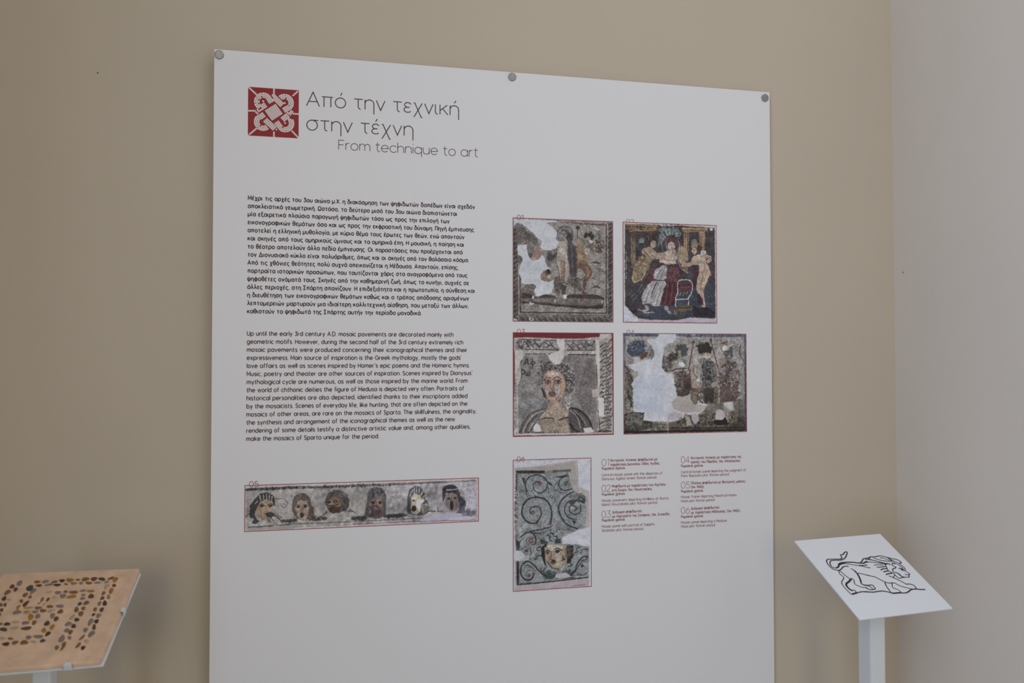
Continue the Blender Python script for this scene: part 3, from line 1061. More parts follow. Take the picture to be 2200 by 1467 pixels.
GREEK_LINES=[(0.05410,0.43215,0.24527,'Μέχρι τις αρχές του 3ου αιώνα μ.Χ. η διακόσμηση των ψηφιδωτών δαπέδων είναι σχεδόν'),
(0.05410,0.40103,0.25858,'αποκλειστικά γεωμετρική. Ωστόσο, το δεύτερο μισό του 3ου αιώνα διαπιστώνεται'),
(0.05410,0.38768,0.27188,'μία εξαιρετικά πλούσια παραγωγή ψηφιδωτών τόσο ως προς την επιλογή των'),
(0.05410,0.43055,0.28518,'εικονογραφικών θεμάτων όσο και ως προς την εκφραστική του δύναμη. Πηγή έμπνευσης'),
(0.05410,0.41367,0.29849,'αποτελεί η ελληνική μυθολογία, με κύριο θέμα τους έρωτες των θεών, ενώ απαντούν'),
(0.05410,0.41308,0.31179,'και σκηνές από τους ομηρικούς ύμνους και τα ομηρικά έπη. Η μουσική, η ποίηση και'),
(0.05410,0.41048,0.32510,'το θέατρο αποτελούν άλλα πεδία έμπνευσης. Οι παραστάσεις που προέρχονται από'),
(0.05410,0.42172,0.33840,'τον Διονυσιακό κύκλο είναι πολυάριθμες, όπως και οι σκηνές από τον θαλάσσιο κόσμο.'),
(0.05410,0.40310,0.35171,'Από τις χθόνιες θεότητες πολύ συχνά απεικονίζεται η Μέδουσα. Απαντούν, επίσης,'),
(0.05410,0.41892,0.36501,'πορτραίτα ιστορικών προσώπων, που ταυτίζονται χάρις στα αναγραφόμενα από τους'),
(0.05410,0.42174,0.37832,'ψηφοθέτες ονόματά τους. Σκηνές από την καθημερινή ζωή, όπως το κυνήγι, συχνές σε'),
(0.05410,0.43219,0.39162,'άλλες περιοχές, στη Σπάρτη σπανίζουν. Η επιδεξιότητα και η πρωτοτυπία, η σύνθεση και'),
(0.05410,0.42175,0.40493,'η διευθέτηση των εικονογραφικών θεμάτων καθώς και ο τρόπος απόδοσης ορισμένων'),
(0.05410,0.42095,0.41823,'λεπτομερειών μαρτυρούν μια ιδιαίτερη καλλιτεχνική αίσθηση, που μεταξύ των άλλων,'),
(0.05410,0.33940,0.43153,'καθιστούν τα ψηφιδωτά της Σπάρτης αυτήν την περίοδο μοναδικά.')]
ENGLISH_LINES=[(0.05410,0.39484,0.46823,'Up until the early 3rd century A.D. mosaic pavements are decorated mainly with'),
(0.05410,0.41158,0.48144,'geometric motifs. However, during the second half of the 3rd century extremely rich'),
(0.05410,0.41859,0.49466,'mosaic pavements were produced concerning their iconographical themes and their'),
(0.05410,0.40881,0.50788,"expressiveness. Main source of inspiration is the Greek mythology, mostly the gods'"),
(0.05410,0.42281,0.52109,"love affairs as well as scenes inspired by Homer's epic poems and the Homeric hymns."),
(0.05410,0.42762,0.53431,"Music, poetry and theater are other sources of inspiration. Scenes inspired by Dionysus'"),
(0.05410,0.41922,0.54753,'mythological cycle are numerous, as well as those inspired by the marine world. From'),
(0.05410,0.41323,0.56074,'the world of chthonic deities the figure of Medusa is depicted very often. Portraits of'),
(0.05410,0.41903,0.57396,'historical personalities are also depicted, identified thanks to their inscriptions added'),
(0.05410,0.41884,0.58718,'by the mosaicists. Scenes of everyday life, like hunting, that are often depicted on the'),
(0.05410,0.43487,0.60039,'mosaics of other areas, are rare on the mosaics of Sparta. The skillfulness, the originality,'),
(0.05410,0.39735,0.61361,'the synthesis and arrangement of the iconographical themes as well as the new'),
(0.05410,0.42426,0.62683,'rendering of some details testify a distinctive artistic value and, among other qualities,'),
(0.05410,0.26814,0.64004,'make the mosaics of Sparta unique for the period.')]
CAPTION_LINES=[[[(0.66197,0.67592,0.69847,'01')],[(0.67854,0.76862,0.69113,'Κεντρικός πίνακας ψηφιδωτού με'),(0.67851,0.77374,0.69868,'παράσταση Διονύσου. Οδός Αγιδος.'),(0.66249,0.70741,0.70520,'Ρωμαϊκοί Χρόνοι.')],[(0.66218,0.77840,0.71682,'Central mosaic panel with the depiction of'),(0.66242,0.76705,0.72400,'Dionysus. Agidos street. Roman period.')]],
[[(0.66181,0.67874,0.74463,'02')],[(0.68108,0.78403,0.73736,'Ψηφιδωτό με παράσταση του Αχιλλέα'),(0.68105,0.75831,0.74460,'στη Σκύρο. Οικ. Μουστακάκη.'),(0.66232,0.70694,0.75123,'Ρωμαϊκοί χρόνοι.')],[(0.66228,0.78978,0.76260,'Mosaic pavement depicting Achilleus at Skyros'),(0.66226,0.76848,0.76966,'Island. Moustakakis plot. Roman period.')]],
[[(0.66164,0.67870,0.79078,'03')],[(0.68158,0.73760,0.78373,'Διάχωρο ψηφιδωτού'),(0.68155,0.79214,0.79122,'με πορτραίτο της Σαπφούς. Οικ. Σινακίδη.'),(0.66216,0.70674,0.79742,'Ρωμαϊκοί χρόνοι.')],[(0.66212,0.76340,0.80855,'Mosaic panel with portrait of Sappho.'),(0.66210,0.74159,0.81581,'Sinakides plot. Roman period.')]],
[[(0.81468,0.83198,0.69763,'04')],[(0.83430,0.93552,0.69097,'Κεντρικός πίνακας με παράσταση της'),(0.83425,0.93385,0.69840,'κρίσης του Πάριδος. Οικ. Ηλιόπουλου.'),(0.81477,0.85948,0.70508,'Ρωμαϊκοί χρόνοι.')],[(0.81471,0.94485,0.71622,'Central mosaic panel depicting the judgment of'),(0.81466,0.91089,0.72309,'Paris. Iliopoulos plot. Roman period.')]],
[[(0.81439,0.83197,0.74396,'05')],[(0.83400,0.94468,0.73690,'Πλαίσιο ψηφιδωτού με θεατρικές μάσκες.'),(0.83396,0.86022,0.74401,'Οικ. Μάζη.'),(0.81449,0.85917,0.75127,'Ρωμαϊκοί χρόνοι.')],[(0.81443,0.92603,0.76176,'Mosaic frame depicting theatrical masks.'),(0.81438,0.88188,0.76911,'Mazis plot. Roman period.')]],
[[(0.81411,0.83139,0.79010,'06')],[(0.83371,0.88986,0.78323,'Διάχωρο ψηφιδωτού'),(0.83366,0.93252,0.79085,'με παράσταση Μέδουσας. Οικ. Μάζη.'),(0.81421,0.85885,0.79753,'Ρωμαϊκοί χρόνοι.')],[(0.81415,0.90588,0.80820,'Mosaic panel depicting a Meduse.'),(0.81410,0.88227,0.81535,'Mazis plot. Roman period.')]]]
NUMBER_LINES=[(0.50669,0.51848,0.26201,0.00910,'01'),(0.71044,0.72528,0.26278,0.01016,'02'),(0.50651,0.52135,0.46389,0.00979,'03'),(0.71056,0.72551,0.46343,0.00932,'04'),(0.05930,0.07409,0.71523,0.00928,'05'),(0.50629,0.52097,0.68674,0.00914,'06')]
SCREWS=[(0.00812,0.00927),(0.49846,0.00879),(0.98959,0.01182)]
EMBLEM_RECT=(0.0535, 0.0585, 0.0807)
EMBLEM_BANDS=[(3, [(461, 297), (394, 192), (375, 174), (353, 161), (328, 153), (302, 151), (276, 154), (250, 162), (227, 176), (207, 194), (190, 216), (178, 241), (171, 268), (169, 296), (172, 323), (181, 348), (195, 371), (213, 390), (234, 413)]), (3, [(171, 474), (347, 344)]), (3, [(484, 158), (674, 336)]), (3, [(629, 193), (619, 204), (637, 185), (657, 169), (680, 158), (705, 151), (730, 150), (755, 153), (778, 161), (799, 174), (817, 192), (832, 212), (842, 236), (848, 261), (848, 287), (844, 313), (836, 338), (823, 361), (697, 441)]), (3, [(760, 419), (868, 501)]), (3, [(821, 504), (674, 638)]), (3, [(831, 601), (828, 612), (842, 631), (852, 653), (858, 676), (860, 700), (858, 724), (852, 748), (841, 770), (828, 790), (811, 808), (791, 822), (770, 832), (747, 838), (724, 840), (701, 838), (679, 831), (658, 820), (556, 685)]), (3, [(529, 833), (331, 655)]), (3, [(316, 545), (220, 622), (198, 621), (185, 642), (175, 665), (170, 690), (169, 715), (173, 739), (181, 762), (193, 783), (208, 802), (227, 816), (248, 827), (270, 834), (294, 836), (318, 833), (341, 826), (362, 814), (382, 799), (409, 778)]), (3, [(171, 474), (253, 549)]), (3, [(459, 208), (522, 155)]), (3, [(520, 833), (587, 758)]), (7, [(433, 391), (577, 590)]), (1, [(19, 18), (167, 152)]), (1, [(507, 0), (506, 125)]), (1, [(983, 21), (849, 156)]), (1, [(1, 494), (150, 484)]), (1, [(881, 496), (998, 497)]), (1, [(27, 979), (173, 842)]), (1, [(510, 1001), (512, 852)]), (1, [(991, 984), (835, 823)]), (1, [(281, 264), (310, 290)]), (1, [(709, 300), (734, 272)]), (1, [(285, 715), (310, 687)]), (1, [(718, 688), (744, 713)])]
DRAWING_PLATE=dict(corner=(0.92914, -0.18591, 1.25476),yaw=0.09230,tilt=0.50829,w=0.17168,l=0.16864)
LION_STROKES=[(1.98,[(57.1,66.1),(51.1,65.3),(45.9,66.4),(40.4,70.0),(34.4,72.3),(30.0,71.4),(25.7,68.4),(23.7,62.2),(24.2,55.5),(26.3,50.5),(30.7,47.5),(36.5,47.5),(44.7,48.4),(52.9,49.1),(57.1,48.0),(59.2,45.4),(60.9,40.3),(65.5,40.1),(72.1,35.7),(76.3,34.6),(76.5,36.6),(70.0,43.0),(62.7,48.4),(55.1,51.1),(49.7,51.5),(39.5,50.4),(33.7,51.3),(29.5,55.2),(26.9,61.7),(29.0,65.8),(33.8,67.2),(40.0,63.2)]),
(3.42,[(33.1,67.1),(38.5,64.7),(42.4,60.9)]),
(4.18,[(41.7,60.8),(47.8,58.1),(55.7,57.2)]),
(3.19,[(52.4,57.7),(60.2,57.2),(70.2,58.5),(78.1,60.7),(83.4,61.6),(88.6,62.6),(92.8,60.9)]),
(2.58,[(87.6,62.9),(94.2,60.2),(98.7,59.1)]),
(1.52,[(41.9,62.1),(50.9,59.7),(58.9,60.9),(67.0,63.7),(75.1,66.5),(81.7,68.6),(87.9,72.0),(93.4,73.5)]),
(1.98,[(77.0,66.1),(83.6,67.1),(92.6,66.9)]),
(1.52,[(33.1,72.6),(30.3,79.8),(31.8,87.4),(27.1,91.8),(22.3,95.3),(19.3,99.8),(18.9,99.0)]),
(1.52,[(19.0,99.8),(18.3,109.3),(19.4,119.0),(20.8,122.3)]),
(1.52,[(34.1,72.7),(35.8,76.3),(37.2,83.9),(40.7,91.8),(44.5,91.4),(45.0,95.5),(41.4,101.6),(42.1,105.0),(45.3,108.2),(49.5,111.1),(53.4,111.5),(55.6,115.0),(59.1,117.0)]),
(3.95,[(42.6,92.0),(34.7,96.8),(26.8,100.7),(24.1,105.2),(24.1,110.0),(25.5,113.8),(27.9,115.2)]),
(1.82,[(28.7,114.2),(31.4,115.3),(31.1,118.8),(30.3,120.3)]),
(3.65,[(20.9,122.1),(26.3,121.0),(31.0,120.4)]),
(2.13,[(30.3,120.3),(38.8,119.3),(47.1,119.6),(55.5,121.6)]),
(1.98,[(57.7,71.2),(60.4,75.3),(60.6,81.6)]),
(3.50,[(60.8,75.7),(60.8,83.3),(58.3,92.2),(54.0,101.5)]),
(2.74,[(52.1,102.1),(55.1,106.5),(60.2,108.3),(64.4,108.4)]),
(1.52,[(62.4,82.2),(66.7,83.2),(74.0,86.9),(80.2,90.2)]),
(1.98,[(84.3,60.4),(88.9,58.3),(94.7,53.7),(99.1,52.8),(106.7,52.8),(110.8,51.4)]),
(1.98,[(100.8,52.5),(105.3,52.6),(113.2,50.2),(119.3,51.2),(127.6,50.3),(133.9,51.0),(139.3,53.6),(144.6,56.6),(150.0,59.3),(154.8,60.9),(158.3,65.0),(158.0,69.0),(153.4,69.9)]),
(1.52,[(104.4,53.8),(111.2,58.5),(118.6,62.4),(128.5,67.0)]),
(1.82,[(97.9,54.4),(106.6,56.7),(114.0,59.7),(121.1,64.9),(129.2,68.0)]),
(1.52,[(93.9,61.4),(102.9,61.4),(111.5,63.8),(120.9,67.0),(125.5,69.7)]),
(1.67,[(114.6,52.7),(120.0,56.9),(126.8,60.7),(134.9,62.9),(142.2,65.0),(147.3,70.0),(150.2,75.5),(151.1,79.9),(149.8,84.1)]),
(1.52,[(126.7,55.2),(132.8,55.2),(135.7,58.1),(140.7,61.3),(145.8,63.5)]),
(1.67,[(140.7,53.8),(143.4,58.1),(146.7,63.3),(152.1,68.7),(154.4,76.0),(154.6,81.2),(151.6,86.9),(152.8,91.3),(153.6,94.4),(150.2,96.1),(148.3,99.2),(144.9,100.5),(138.1,98.9),(135.3,96.9),(134.4,90.9),(130.5,88.3)]),
(1.37,[(144.3,63.5),(142.7,58.9),(141.2,55.2)]),
(3.04,[(125.8,69.3),(131.3,68.2),(135.2,70.8)]),
(1.67,[(125.5,69.7),(123.4,75.1),(121.0,81.7),(122.6,86.1),(125.5,90.7),(125.8,95.8),(127.3,100.2),(134.1,100.1)]),
(1.52,[(104.3,68.6),(112.7,68.9),(118.5,70.1),(120.8,72.2)]),
(1.82,[(105.7,73.8),(113.8,74.0),(123.0,73.8)]),
(2.58,[(108.5,80.1),(114.0,78.3),(122.1,78.6)]),
(2.58,[(109.8,84.5),(116.4,83.7),(121.8,83.5)]),
(2.28,[(110.0,90.6),(116.3,89.2),(123.3,88.9)]),
(1.82,[(113.2,93.5),(116.4,96.4),(119.9,100.1),(123.5,103.9),(127.1,108.4),(130.1,113.6),(135.0,113.9),(140.5,116.2),(141.7,120.8),(140.2,125.1)]),
(1.37,[(118.8,97.5),(125.0,93.2)]),
(1.82,[(144.5,71.4),(142.7,69.0),(139.0,69.9),(137.7,74.1),(140.6,77.0),(137.3,79.3),(133.2,79.7),(129.6,82.7),(128.1,87.6),(132.9,89.0),(133.8,93.4),(134.7,97.7),(137.5,101.3)]),
(2.74,[(143.8,80.0),(147.0,81.2),(145.7,85.4)]),
(2.28,[(148.0,80.9),(148.5,85.7),(149.9,86.7)]),
(1.52,[(144.3,92.9),(146.1,94.8),(150.9,95.3)]),
(1.67,[(74.3,86.5),(80.9,90.2),(86.8,92.9),(91.2,98.4),(95.9,104.3),(101.1,107.8),(107.4,108.2),(111.8,109.1),(114.7,113.5),(118.9,117.3),(125.4,120.9),(131.5,124.1)]),
(1.82,[(95.6,105.5),(92.2,113.3),(90.9,121.2),(90.0,126.7)]),
(1.52,[(107.1,108.5),(102.2,115.3),(101.8,119.3),(105.9,121.4),(107.8,125.2),(107.7,128.8)]),
(2.58,[(45.9,120.1),(53.1,121.0),(60.6,122.3),(69.5,121.8),(77.9,122.0),(84.6,124.4),(90.7,127.6),(98.4,128.7),(107.1,129.6),(114.3,130.4),(120.5,129.2),(130.5,125.2),(139.5,125.0)]),
(3.50,[(90.2,128.1),(96.9,128.7),(108.4,128.9)]),
(2.74,[(130.9,124.8),(139.3,125.3),(146.7,127.0),(154.8,127.9)]),
(1.82,[(57.0,106.8),(63.1,108.2),(69.5,108.3),(69.6,112.2),(69.0,116.2),(63.0,117.4),(57.8,116.8),(55.9,113.8),(54.3,111.2)]),
(1.52,[(61.2,108.8),(63.5,112.3),(63.9,116.3)])]
SLAB=dict(corner=(-0.2385, -0.16482, 1.26278),yaw=-0.04672,tilt=0.43505,w=0.16990,l=0.17052)
SLAB_FIT=[(-0.00063, -0.00062), (0.17035, 0.00049), (0.16888, 0.16797), (0.06372, 0.17374)]
SUPPORT=[(-0.002, 0.00392), (0.17418, 0.00392), (0.17357, 0.16984), (-0.002, 0.1762)]
PEBBLES=[(48.8,19.6,4.19,2.41,-2.95,'b'),(58.9,20.0,4.13,2.81,3.09,'g'),(70.5,21.2,3.88,2.62,3.08,'b'),(79.2,19.3,3.66,2.72,-2.54,'d'),(89.0,19.0,4.90,3.45,-2.69,'o'),(98.9,18.8,2.81,1.93,-2.91,'b'),(108.1,18.5,4.77,3.56,3.14,'b'),(118.9,18.6,4.39,3.33,0.69,'r'),(129.1,19.5,5.41,2.62,-2.50,'k'),(140.3,18.8,3.94,2.69,2.52,'b'),(146.5,22.1,4.89,3.20,1.37,'o'),(53.4,26.9,3.79,2.43,-2.78,'r'),(65.3,26.4,5.05,2.15,3.14,'g'),(75.9,27.5,4.33,2.47,-3.05,'d'),(86.6,26.7,3.06,1.56,-2.58,'b'),(96.0,25.9,4.10,2.48,-3.03,'p'),(104.9,26.0,3.27,1.99,0.91,'g'),(114.7,26.4,4.55,2.41,-2.80,'b'),(125.7,26.6,4.42,1.78,-3.09,'g'),(137.2,26.2,3.20,2.11,2.79,'g'),(27.4,20.6,5.44,2.96,1.43,'p'),(27.2,32.7,4.11,2.24,1.19,'r'),(20.6,26.6,4.28,2.53,1.30,'r'),(19.4,37.9,4.80,3.19,1.42,'b'),(19.9,49.5,4.51,2.30,1.37,'d'),(26.7,52.1,3.11,1.97,-2.57,'t'),(20.6,61.1,4.12,1.86,0.98,'b'),(25.7,61.5,3.96,1.56,-1.97,'k'),(25.2,70.7,3.49,1.91,1.05,'k'),(26.7,79.3,3.00,1.36,-1.83,'b'),(43.9,31.4,5.76,3.79,1.37,'k'),(50.3,37.7,5.29,2.96,1.67,'g'),(43.1,44.4,3.99,3.00,1.59,'b'),(50.4,48.6,3.47,1.97,1.25,'b'),(42.7,55.8,3.56,2.05,1.09,'b'),(50.0,61.5,5.61,2.64,1.75,'r'),(43.4,67.5,4.34,2.04,1.52,'o'),(55.8,69.2,5.84,1.84,3.12,'n'),(45.6,76.8,5.13,3.38,-2.98,'g'),(57.1,77.4,4.37,2.73,-2.84,'n'),(68.0,70.4,4.07,2.67,-3.07,'b'),(67.0,77.4,3.49,2.51,-3.07,'g'),(75.7,76.1,4.32,2.63,-2.74,'b'),(81.2,68.9,4.40,2.44,-2.85,'b'),(93.2,69.1,4.82,2.74,-2.84,'p'),(85.6,77.2,4.62,2.95,2.99,'t'),(67.1,54.8,4.49,1.66,1.46,'b'),(74.2,55.3,3.79,1.71,1.47,'r'),(65.9,61.6,1.97,1.59,2.10,'o'),(72.7,64.2,2.22,1.76,2.14,'t'),(70.7,41.2,3.73,2.22,2.94,'t'),(82.1,42.9,3.86,3.01,-2.76,'g'),(91.0,41.9,3.09,2.18,-2.64,'b'),(101.4,43.6,5.28,3.17,-2.94,'b'),(112.0,41.3,3.76,2.15,3.10,'g'),(121.8,42.7,4.58,2.44,-3.09,'o'),(81.0,51.7,3.58,2.26,-2.70,'t'),(90.4,49.9,4.52,3.23,0.78,'p'),(101.7,52.2,5.76,3.23,-3.06,'o'),(115.1,49.7,3.05,2.15,-2.86,'g'),(116.4,56.4,3.19,2.65,0.80,'g'),(125.6,52.8,4.68,3.04,1.21,'r'),(116.1,66.4,3.55,2.27,1.23,'k'),(123.7,65.5,4.15,3.05,1.37,'b'),(115.5,77.1,5.07,2.54,-1.93,'b'),(123.1,75.2,3.64,2.47,1.22,'b'),(123.2,85.1,4.45,2.93,1.18,'b'),(115.0,90.8,5.11,2.48,1.74,'t'),(121.7,95.6,3.76,2.37,0.93,'d'),(114.4,102.6,4.18,3.36,-2.74,'g'),(121.6,106.7,4.02,2.35,1.23,'d'),(115.7,113.7,3.76,2.69,1.37,'g'),(121.3,116.9,3.99,2.47,1.29,'b'),(114.9,127.7,6.41,2.89,1.45,'g'),(123.1,126.5,3.50,2.03,1.01,'p'),(120.6,137.6,4.71,2.28,1.41,'b'),(120.6,144.0,3.50,1.72,1.63,'b'),(114.0,142.0,3.74,2.20,1.17,'b'),(97.1,79.2,4.26,2.97,1.42,'b'),(90.1,86.0,4.77,2.58,1.25,'g'),(96.5,92.0,4.34,2.60,1.26,'r'),(88.4,99.5,4.49,2.89,1.32,'k'),(96.7,106.2,4.31,2.60,1.46,'o'),(88.9,111.6,4.49,2.39,1.18,'o'),(95.7,117.7,3.95,2.63,1.42,'d'),(86.2,121.8,5.59,2.80,-2.90,'g'),(93.8,129.2,3.24,2.53,-2.63,'k'),(75.6,122.5,4.18,2.65,0.76,'p'),(83.6,130.3,3.93,1.80,-2.66,'t'),(73.6,130.5,4.85,3.29,-2.76,'b'),(63.2,129.8,3.49,2.98,0.48,'b'),(53.7,131.4,4.14,2.84,-2.60,'d'),(55.4,122.6,3.50,1.90,-2.83,'b'),(46.3,121.9,3.75,2.34,-2.45,'t'),(65.0,86.6,5.88,2.71,-1.87,'o'),(72.8,85.7,4.78,2.49,1.16,'g'),(72.7,96.8,4.18,2.41,1.16,'b'),(62.6,96.7,4.56,2.87,-3.08,'g'),(50.6,94.7,4.34,2.48,-3.00,'t'),(41.6,96.9,4.03,2.47,-2.83,'d'),(34.3,96.0,2.79,1.68,0.83,'b'),(67.1,106.2,5.59,3.02,3.13,'r'),(53.5,105.1,4.67,2.52,-2.95,'t'),(40.9,106.0,5.35,2.54,-2.61,'k'),(140.0,36.0,5.34,3.17,1.41,'t'),(148.4,33.5,3.51,2.12,-2.23,'r'),(147.7,43.9,5.78,2.54,1.41,'o'),(139.4,47.9,3.91,2.04,1.41,'b'),(147.8,55.8,4.36,2.03,-1.96,'g'),(140.8,57.6,3.80,2.29,1.34,'r'),(146.6,67.6,4.93,2.44,-1.94,'d'),(140.2,67.6,4.69,2.12,1.46,'p'),(146.4,79.5,4.12,2.52,1.47,'r'),(138.2,78.3,3.95,2.16,1.35,'b'),(145.8,90.3,4.15,2.61,1.24,'p'),(139.0,87.9,2.92,1.78,1.50,'d'),(146.3,100.2,3.65,2.60,1.40,'d'),(139.5,100.9,6.20,2.66,1.50,'g'),(146.5,110.4,5.11,2.10,-1.87,'r'),(137.9,114.7,3.90,2.56,1.29,'g'),(147.0,122.2,5.07,3.35,1.65,'g'),(137.9,127.1,4.98,1.79,1.87,'b'),(145.2,134.8,3.83,2.40,0.95,'t'),(137.5,140.1,4.75,2.02,1.72,'b'),(144.4,144.9,3.39,2.41,1.17,'d')]
PEBBLE_COLOURS={'d': '33271f', 'b': '5c4229', 'o': '76521f', 'g': '5e544b', 'p': '625350', 't': '85715a', 'r': '4b2f20', 'k': '38352b', 'n': '806440'}


# ------------------------------------------------------------------ materials
M_wall_dark = material('bounce_cut_wall_paint', (0.20, 0.16, 0.12), 0.9, spec=0.2, noise=(3.0, 0.02))  # unseen walls, darkened to cut the bounced light
M_wall_right = material('brightened_wall_paint', (0.79, 0.728, 0.655), 0.9, spec=0.2, noise=(3.0, 0.02), bump=(180, 0.06, 0.0008))  # paler than the back wall to make up for light it lacks
M_wall = material('beige_wall_paint', (0.563, 0.490, 0.385), 0.9, spec=0.2, noise=(3.0, 0.02), bump=(180, 0.06, 0.0008))
M_ceiling = material('dimmed_ceiling_paint', (0.40, 0.38, 0.34), 0.9, spec=0.2)  # unseen ceiling, kept dark to weaken its bounce
M_floor = material('blue_bounce_floor', (0.14, 0.155, 0.18), 0.5, noise=(5, 0.15))  # unseen floor, tinted so that it bounces bluish light
M_board = material('white_plastic_board', (0.79, 0.785, 0.79), 0.45, spec=0.3)
M_steel = material('brushed_steel', (0.34, 0.33, 0.32), 0.5, metal=0.8, noise=(300, 0.12))
M_ink = material('dark_brown_ink', (0.075, 0.045, 0.048), 0.6, spec=0.2)
M_ink_soft = material('brown_ink', (0.13, 0.075, 0.075), 0.6, spec=0.2)
M_ink_red = material('red_brown_ink', (0.30, 0.11, 0.115), 0.6, spec=0.2)
M_red = material('dark_red_ink', (0.30, 0.032, 0.037), 0.6, spec=0.2)
M_red_line = material('red_line_ink', (0.36, 0.07, 0.075), 0.6, spec=0.2)
M_cream = material('cream_ink', (0.80, 0.72, 0.68), 0.6, spec=0.2)
M_stand = material('white_lacquered_metal', (0.70, 0.72, 0.73), 0.35, spec=0.4)
M_plate = material('white_plastic_plate', (0.84, 0.87, 0.92), 0.4, spec=0.4)
M_black = material('raised_black_line', (0.026, 0.015, 0.020), 0.45)
M_mortar = material('pinkish_sand_mortar', (0.70, 0.495, 0.345), 0.95, spec=0.1, noise=(55, 0.12), bump=(420, 0.5, 0.001))
M_gap_shade = material('gap_shade_brown', (0.06, 0.035, 0.02), 0.95, spec=0.1)  # dark colour standing in for shade in the gap below the slab
M_mark = material('dark_nail_hole', (0.05, 0.045, 0.04), 0.9)
M_frame = material('white_window_paint', (0.75, 0.75, 0.73), 0.4)
M_glass = bpy.data.materials.new('window_glass')
M_glass.use_nodes = True
_nt = M_glass.node_tree
_nt.nodes.clear()
_o = _nt.nodes.new('ShaderNodeOutputMaterial')
_t = _nt.nodes.new('ShaderNodeBsdfTransparent')
_g = _nt.nodes.new('ShaderNodeBsdfGlossy')
_g.inputs['Roughness'].default_value = 0.02
_x = _nt.nodes.new('ShaderNodeMixShader')
_x.inputs['Fac'].default_value = 0.05
_nt.links.new(_t.outputs[0], _x.inputs[1])
_nt.links.new(_g.outputs[0], _x.inputs[2])
_nt.links.new(_x.outputs[0], _o.inputs[0])

# ------------------------------------------------------------------ the room
W = 0.12
m = MB(); m.box(XL - W, XR + W, YB, YB + W, 0, ZC); wall_back = structure(m.build('wall_back', M_wall))
m = MB(); m.box(XR, XR + W, YF, YB, 0, ZC); wall_right = structure(m.build('wall_right', M_wall_right))
m = MB()
x0, x1, z0, z1 = WIN_FRONT
m.box(XL - W, x0, YF - W, YF, 0, ZC); m.box(x1, XR + W, YF - W, YF, 0, ZC); m.box(x0, x1, YF - W, YF, 0, z0); m.box(x0, x1, YF - W, YF, z1, ZC)
structure(m.build('wall_front', M_wall_dark))
m = MB()
y0, y1, z0, z1 = WIN_LEFT
m.box(XL - W, XL, YF, y0, 0, ZC); m.box(XL - W, XL, y1, YB, 0, ZC); m.box(XL - W, XL, y0, y1, 0, z0); m.box(XL - W, XL, y0, y1, z1, ZC)
structure(m.build('wall_left', M_wall_dark))
m = MB(); m.box(XL - W, XR + W, YF - W, YB + W, -0.1, 0); structure(m.build('floor', M_floor))
m = MB(); m.box(XL - W, XR + W, YF - W, YB + W, ZC, ZC + 0.1); structure(m.build('ceiling', M_ceiling))


def window(name, fr):
    """fr: frame of axes (origin, along, through, up) and size"""
    (o, a, b, c), w, h = fr
    m = MB()
    t = 0.05
    for bx in ((0, t, 0, h), (w - t, w, 0, h), (t, w - t, 0, t), (t, w - t, h - t, h), (w / 2 - 0.03, w / 2 + 0.03, t, h - t)):
        m.box(bx[0], bx[1], 0.03, 0.09, bx[2], bx[3], (o, a, b, c))
    fo = structure(m.build(name, M_frame, bevel=0.004))
    g = MB()
    for q in ((t, w / 2 - 0.03), (w / 2 + 0.03, w - t)):
        g.box(q[0], q[1], 0.058, 0.062, t, h - t, (o, a, b, c))
    g.build('glass_pane', M_glass, fo)


X, Y, Z = Vector((1, 0, 0)), Vector((0, 1, 0)), Vector((0, 0, 1))
window('window_1', ((Vector((XL - W, WIN_LEFT[0], WIN_LEFT[2])), Y, X, Z), WIN_LEFT[1] - WIN_LEFT[0], WIN_LEFT[3] - WIN_LEFT[2]))
window('window_2', ((Vector((WIN_FRONT[0], YF - W, WIN_FRONT[2])), X, Y, Z), WIN_FRONT[1] - WIN_FRONT[0], WIN_FRONT[3] - WIN_FRONT[2]))


def blot(name, c, a, b, r, parent):
    n = 9
    v = [c] + [c + a * (r * (0.75 + 0.3 * math.sin(3.1 * i)) * math.cos(i * 2 * math.pi / n)) + b * (r * math.sin(i * 2 * math.pi / n)) for i in range(n)]
    return mesh_obj(name, v, [(0, i + 1, (i + 1) % n + 1) for i in range(n)], M_mark, parent)


blot('nail_hole', Vector((XR - 0.0006, -0.004, 1.7210)), Y, Z, 0.0016, wall_right)
blot('scuff_mark', Vector((-0.1804, YB - 0.0006, 2.0128)), X, Z, 0.0013, wall_back)

# ------------------------------------------------------------------ information panel
PZ = 2.058447                                          # top edge of the panel
P_BOT = 0.36
panel = thing('information_panel', (0.5, 0.0025, P_BOT), 'large white information panel with Greek and English text and six mosaic pictures', 'sign')
m = MB(); m.box(0, 1, 0, 0.005, P_BOT, PZ)
m.build('board', M_board, panel, bevel=0.0006)


def flat(verts2, faces, y, name, mat, parent):
    """2-D panel coordinates (x, down from the top) to a mesh lying on the panel"""
    return mesh_obj(name, [(a[0], y if len(a) < 3 else y - a[2], PZ - a[1]) for a in verts2], faces, mat, parent)


def glyph_strokes(s, seg):
    res = []
    for st in s.split(';'):
        st = st.strip()
        if not st:
            continue
        pts = []
        for tok in st.split():
            if tok[0] == '@':
                cx, cy, rx, ry, a0, a1 = map(float, tok[1:].split(','))
                n = max(3, int(abs(a1 - a0) / 360.0 * seg + 0.5))
                for i in range(n + 1):
                    a = math.radians(a0 + (a1 - a0) * i / n)
                    pts.append((cx + rx * math.cos(a), cy + ry * math.sin(a)))
            else:
                pts.append(tuple(map(float, tok.split(','))))
        res.append(pts)
    return res


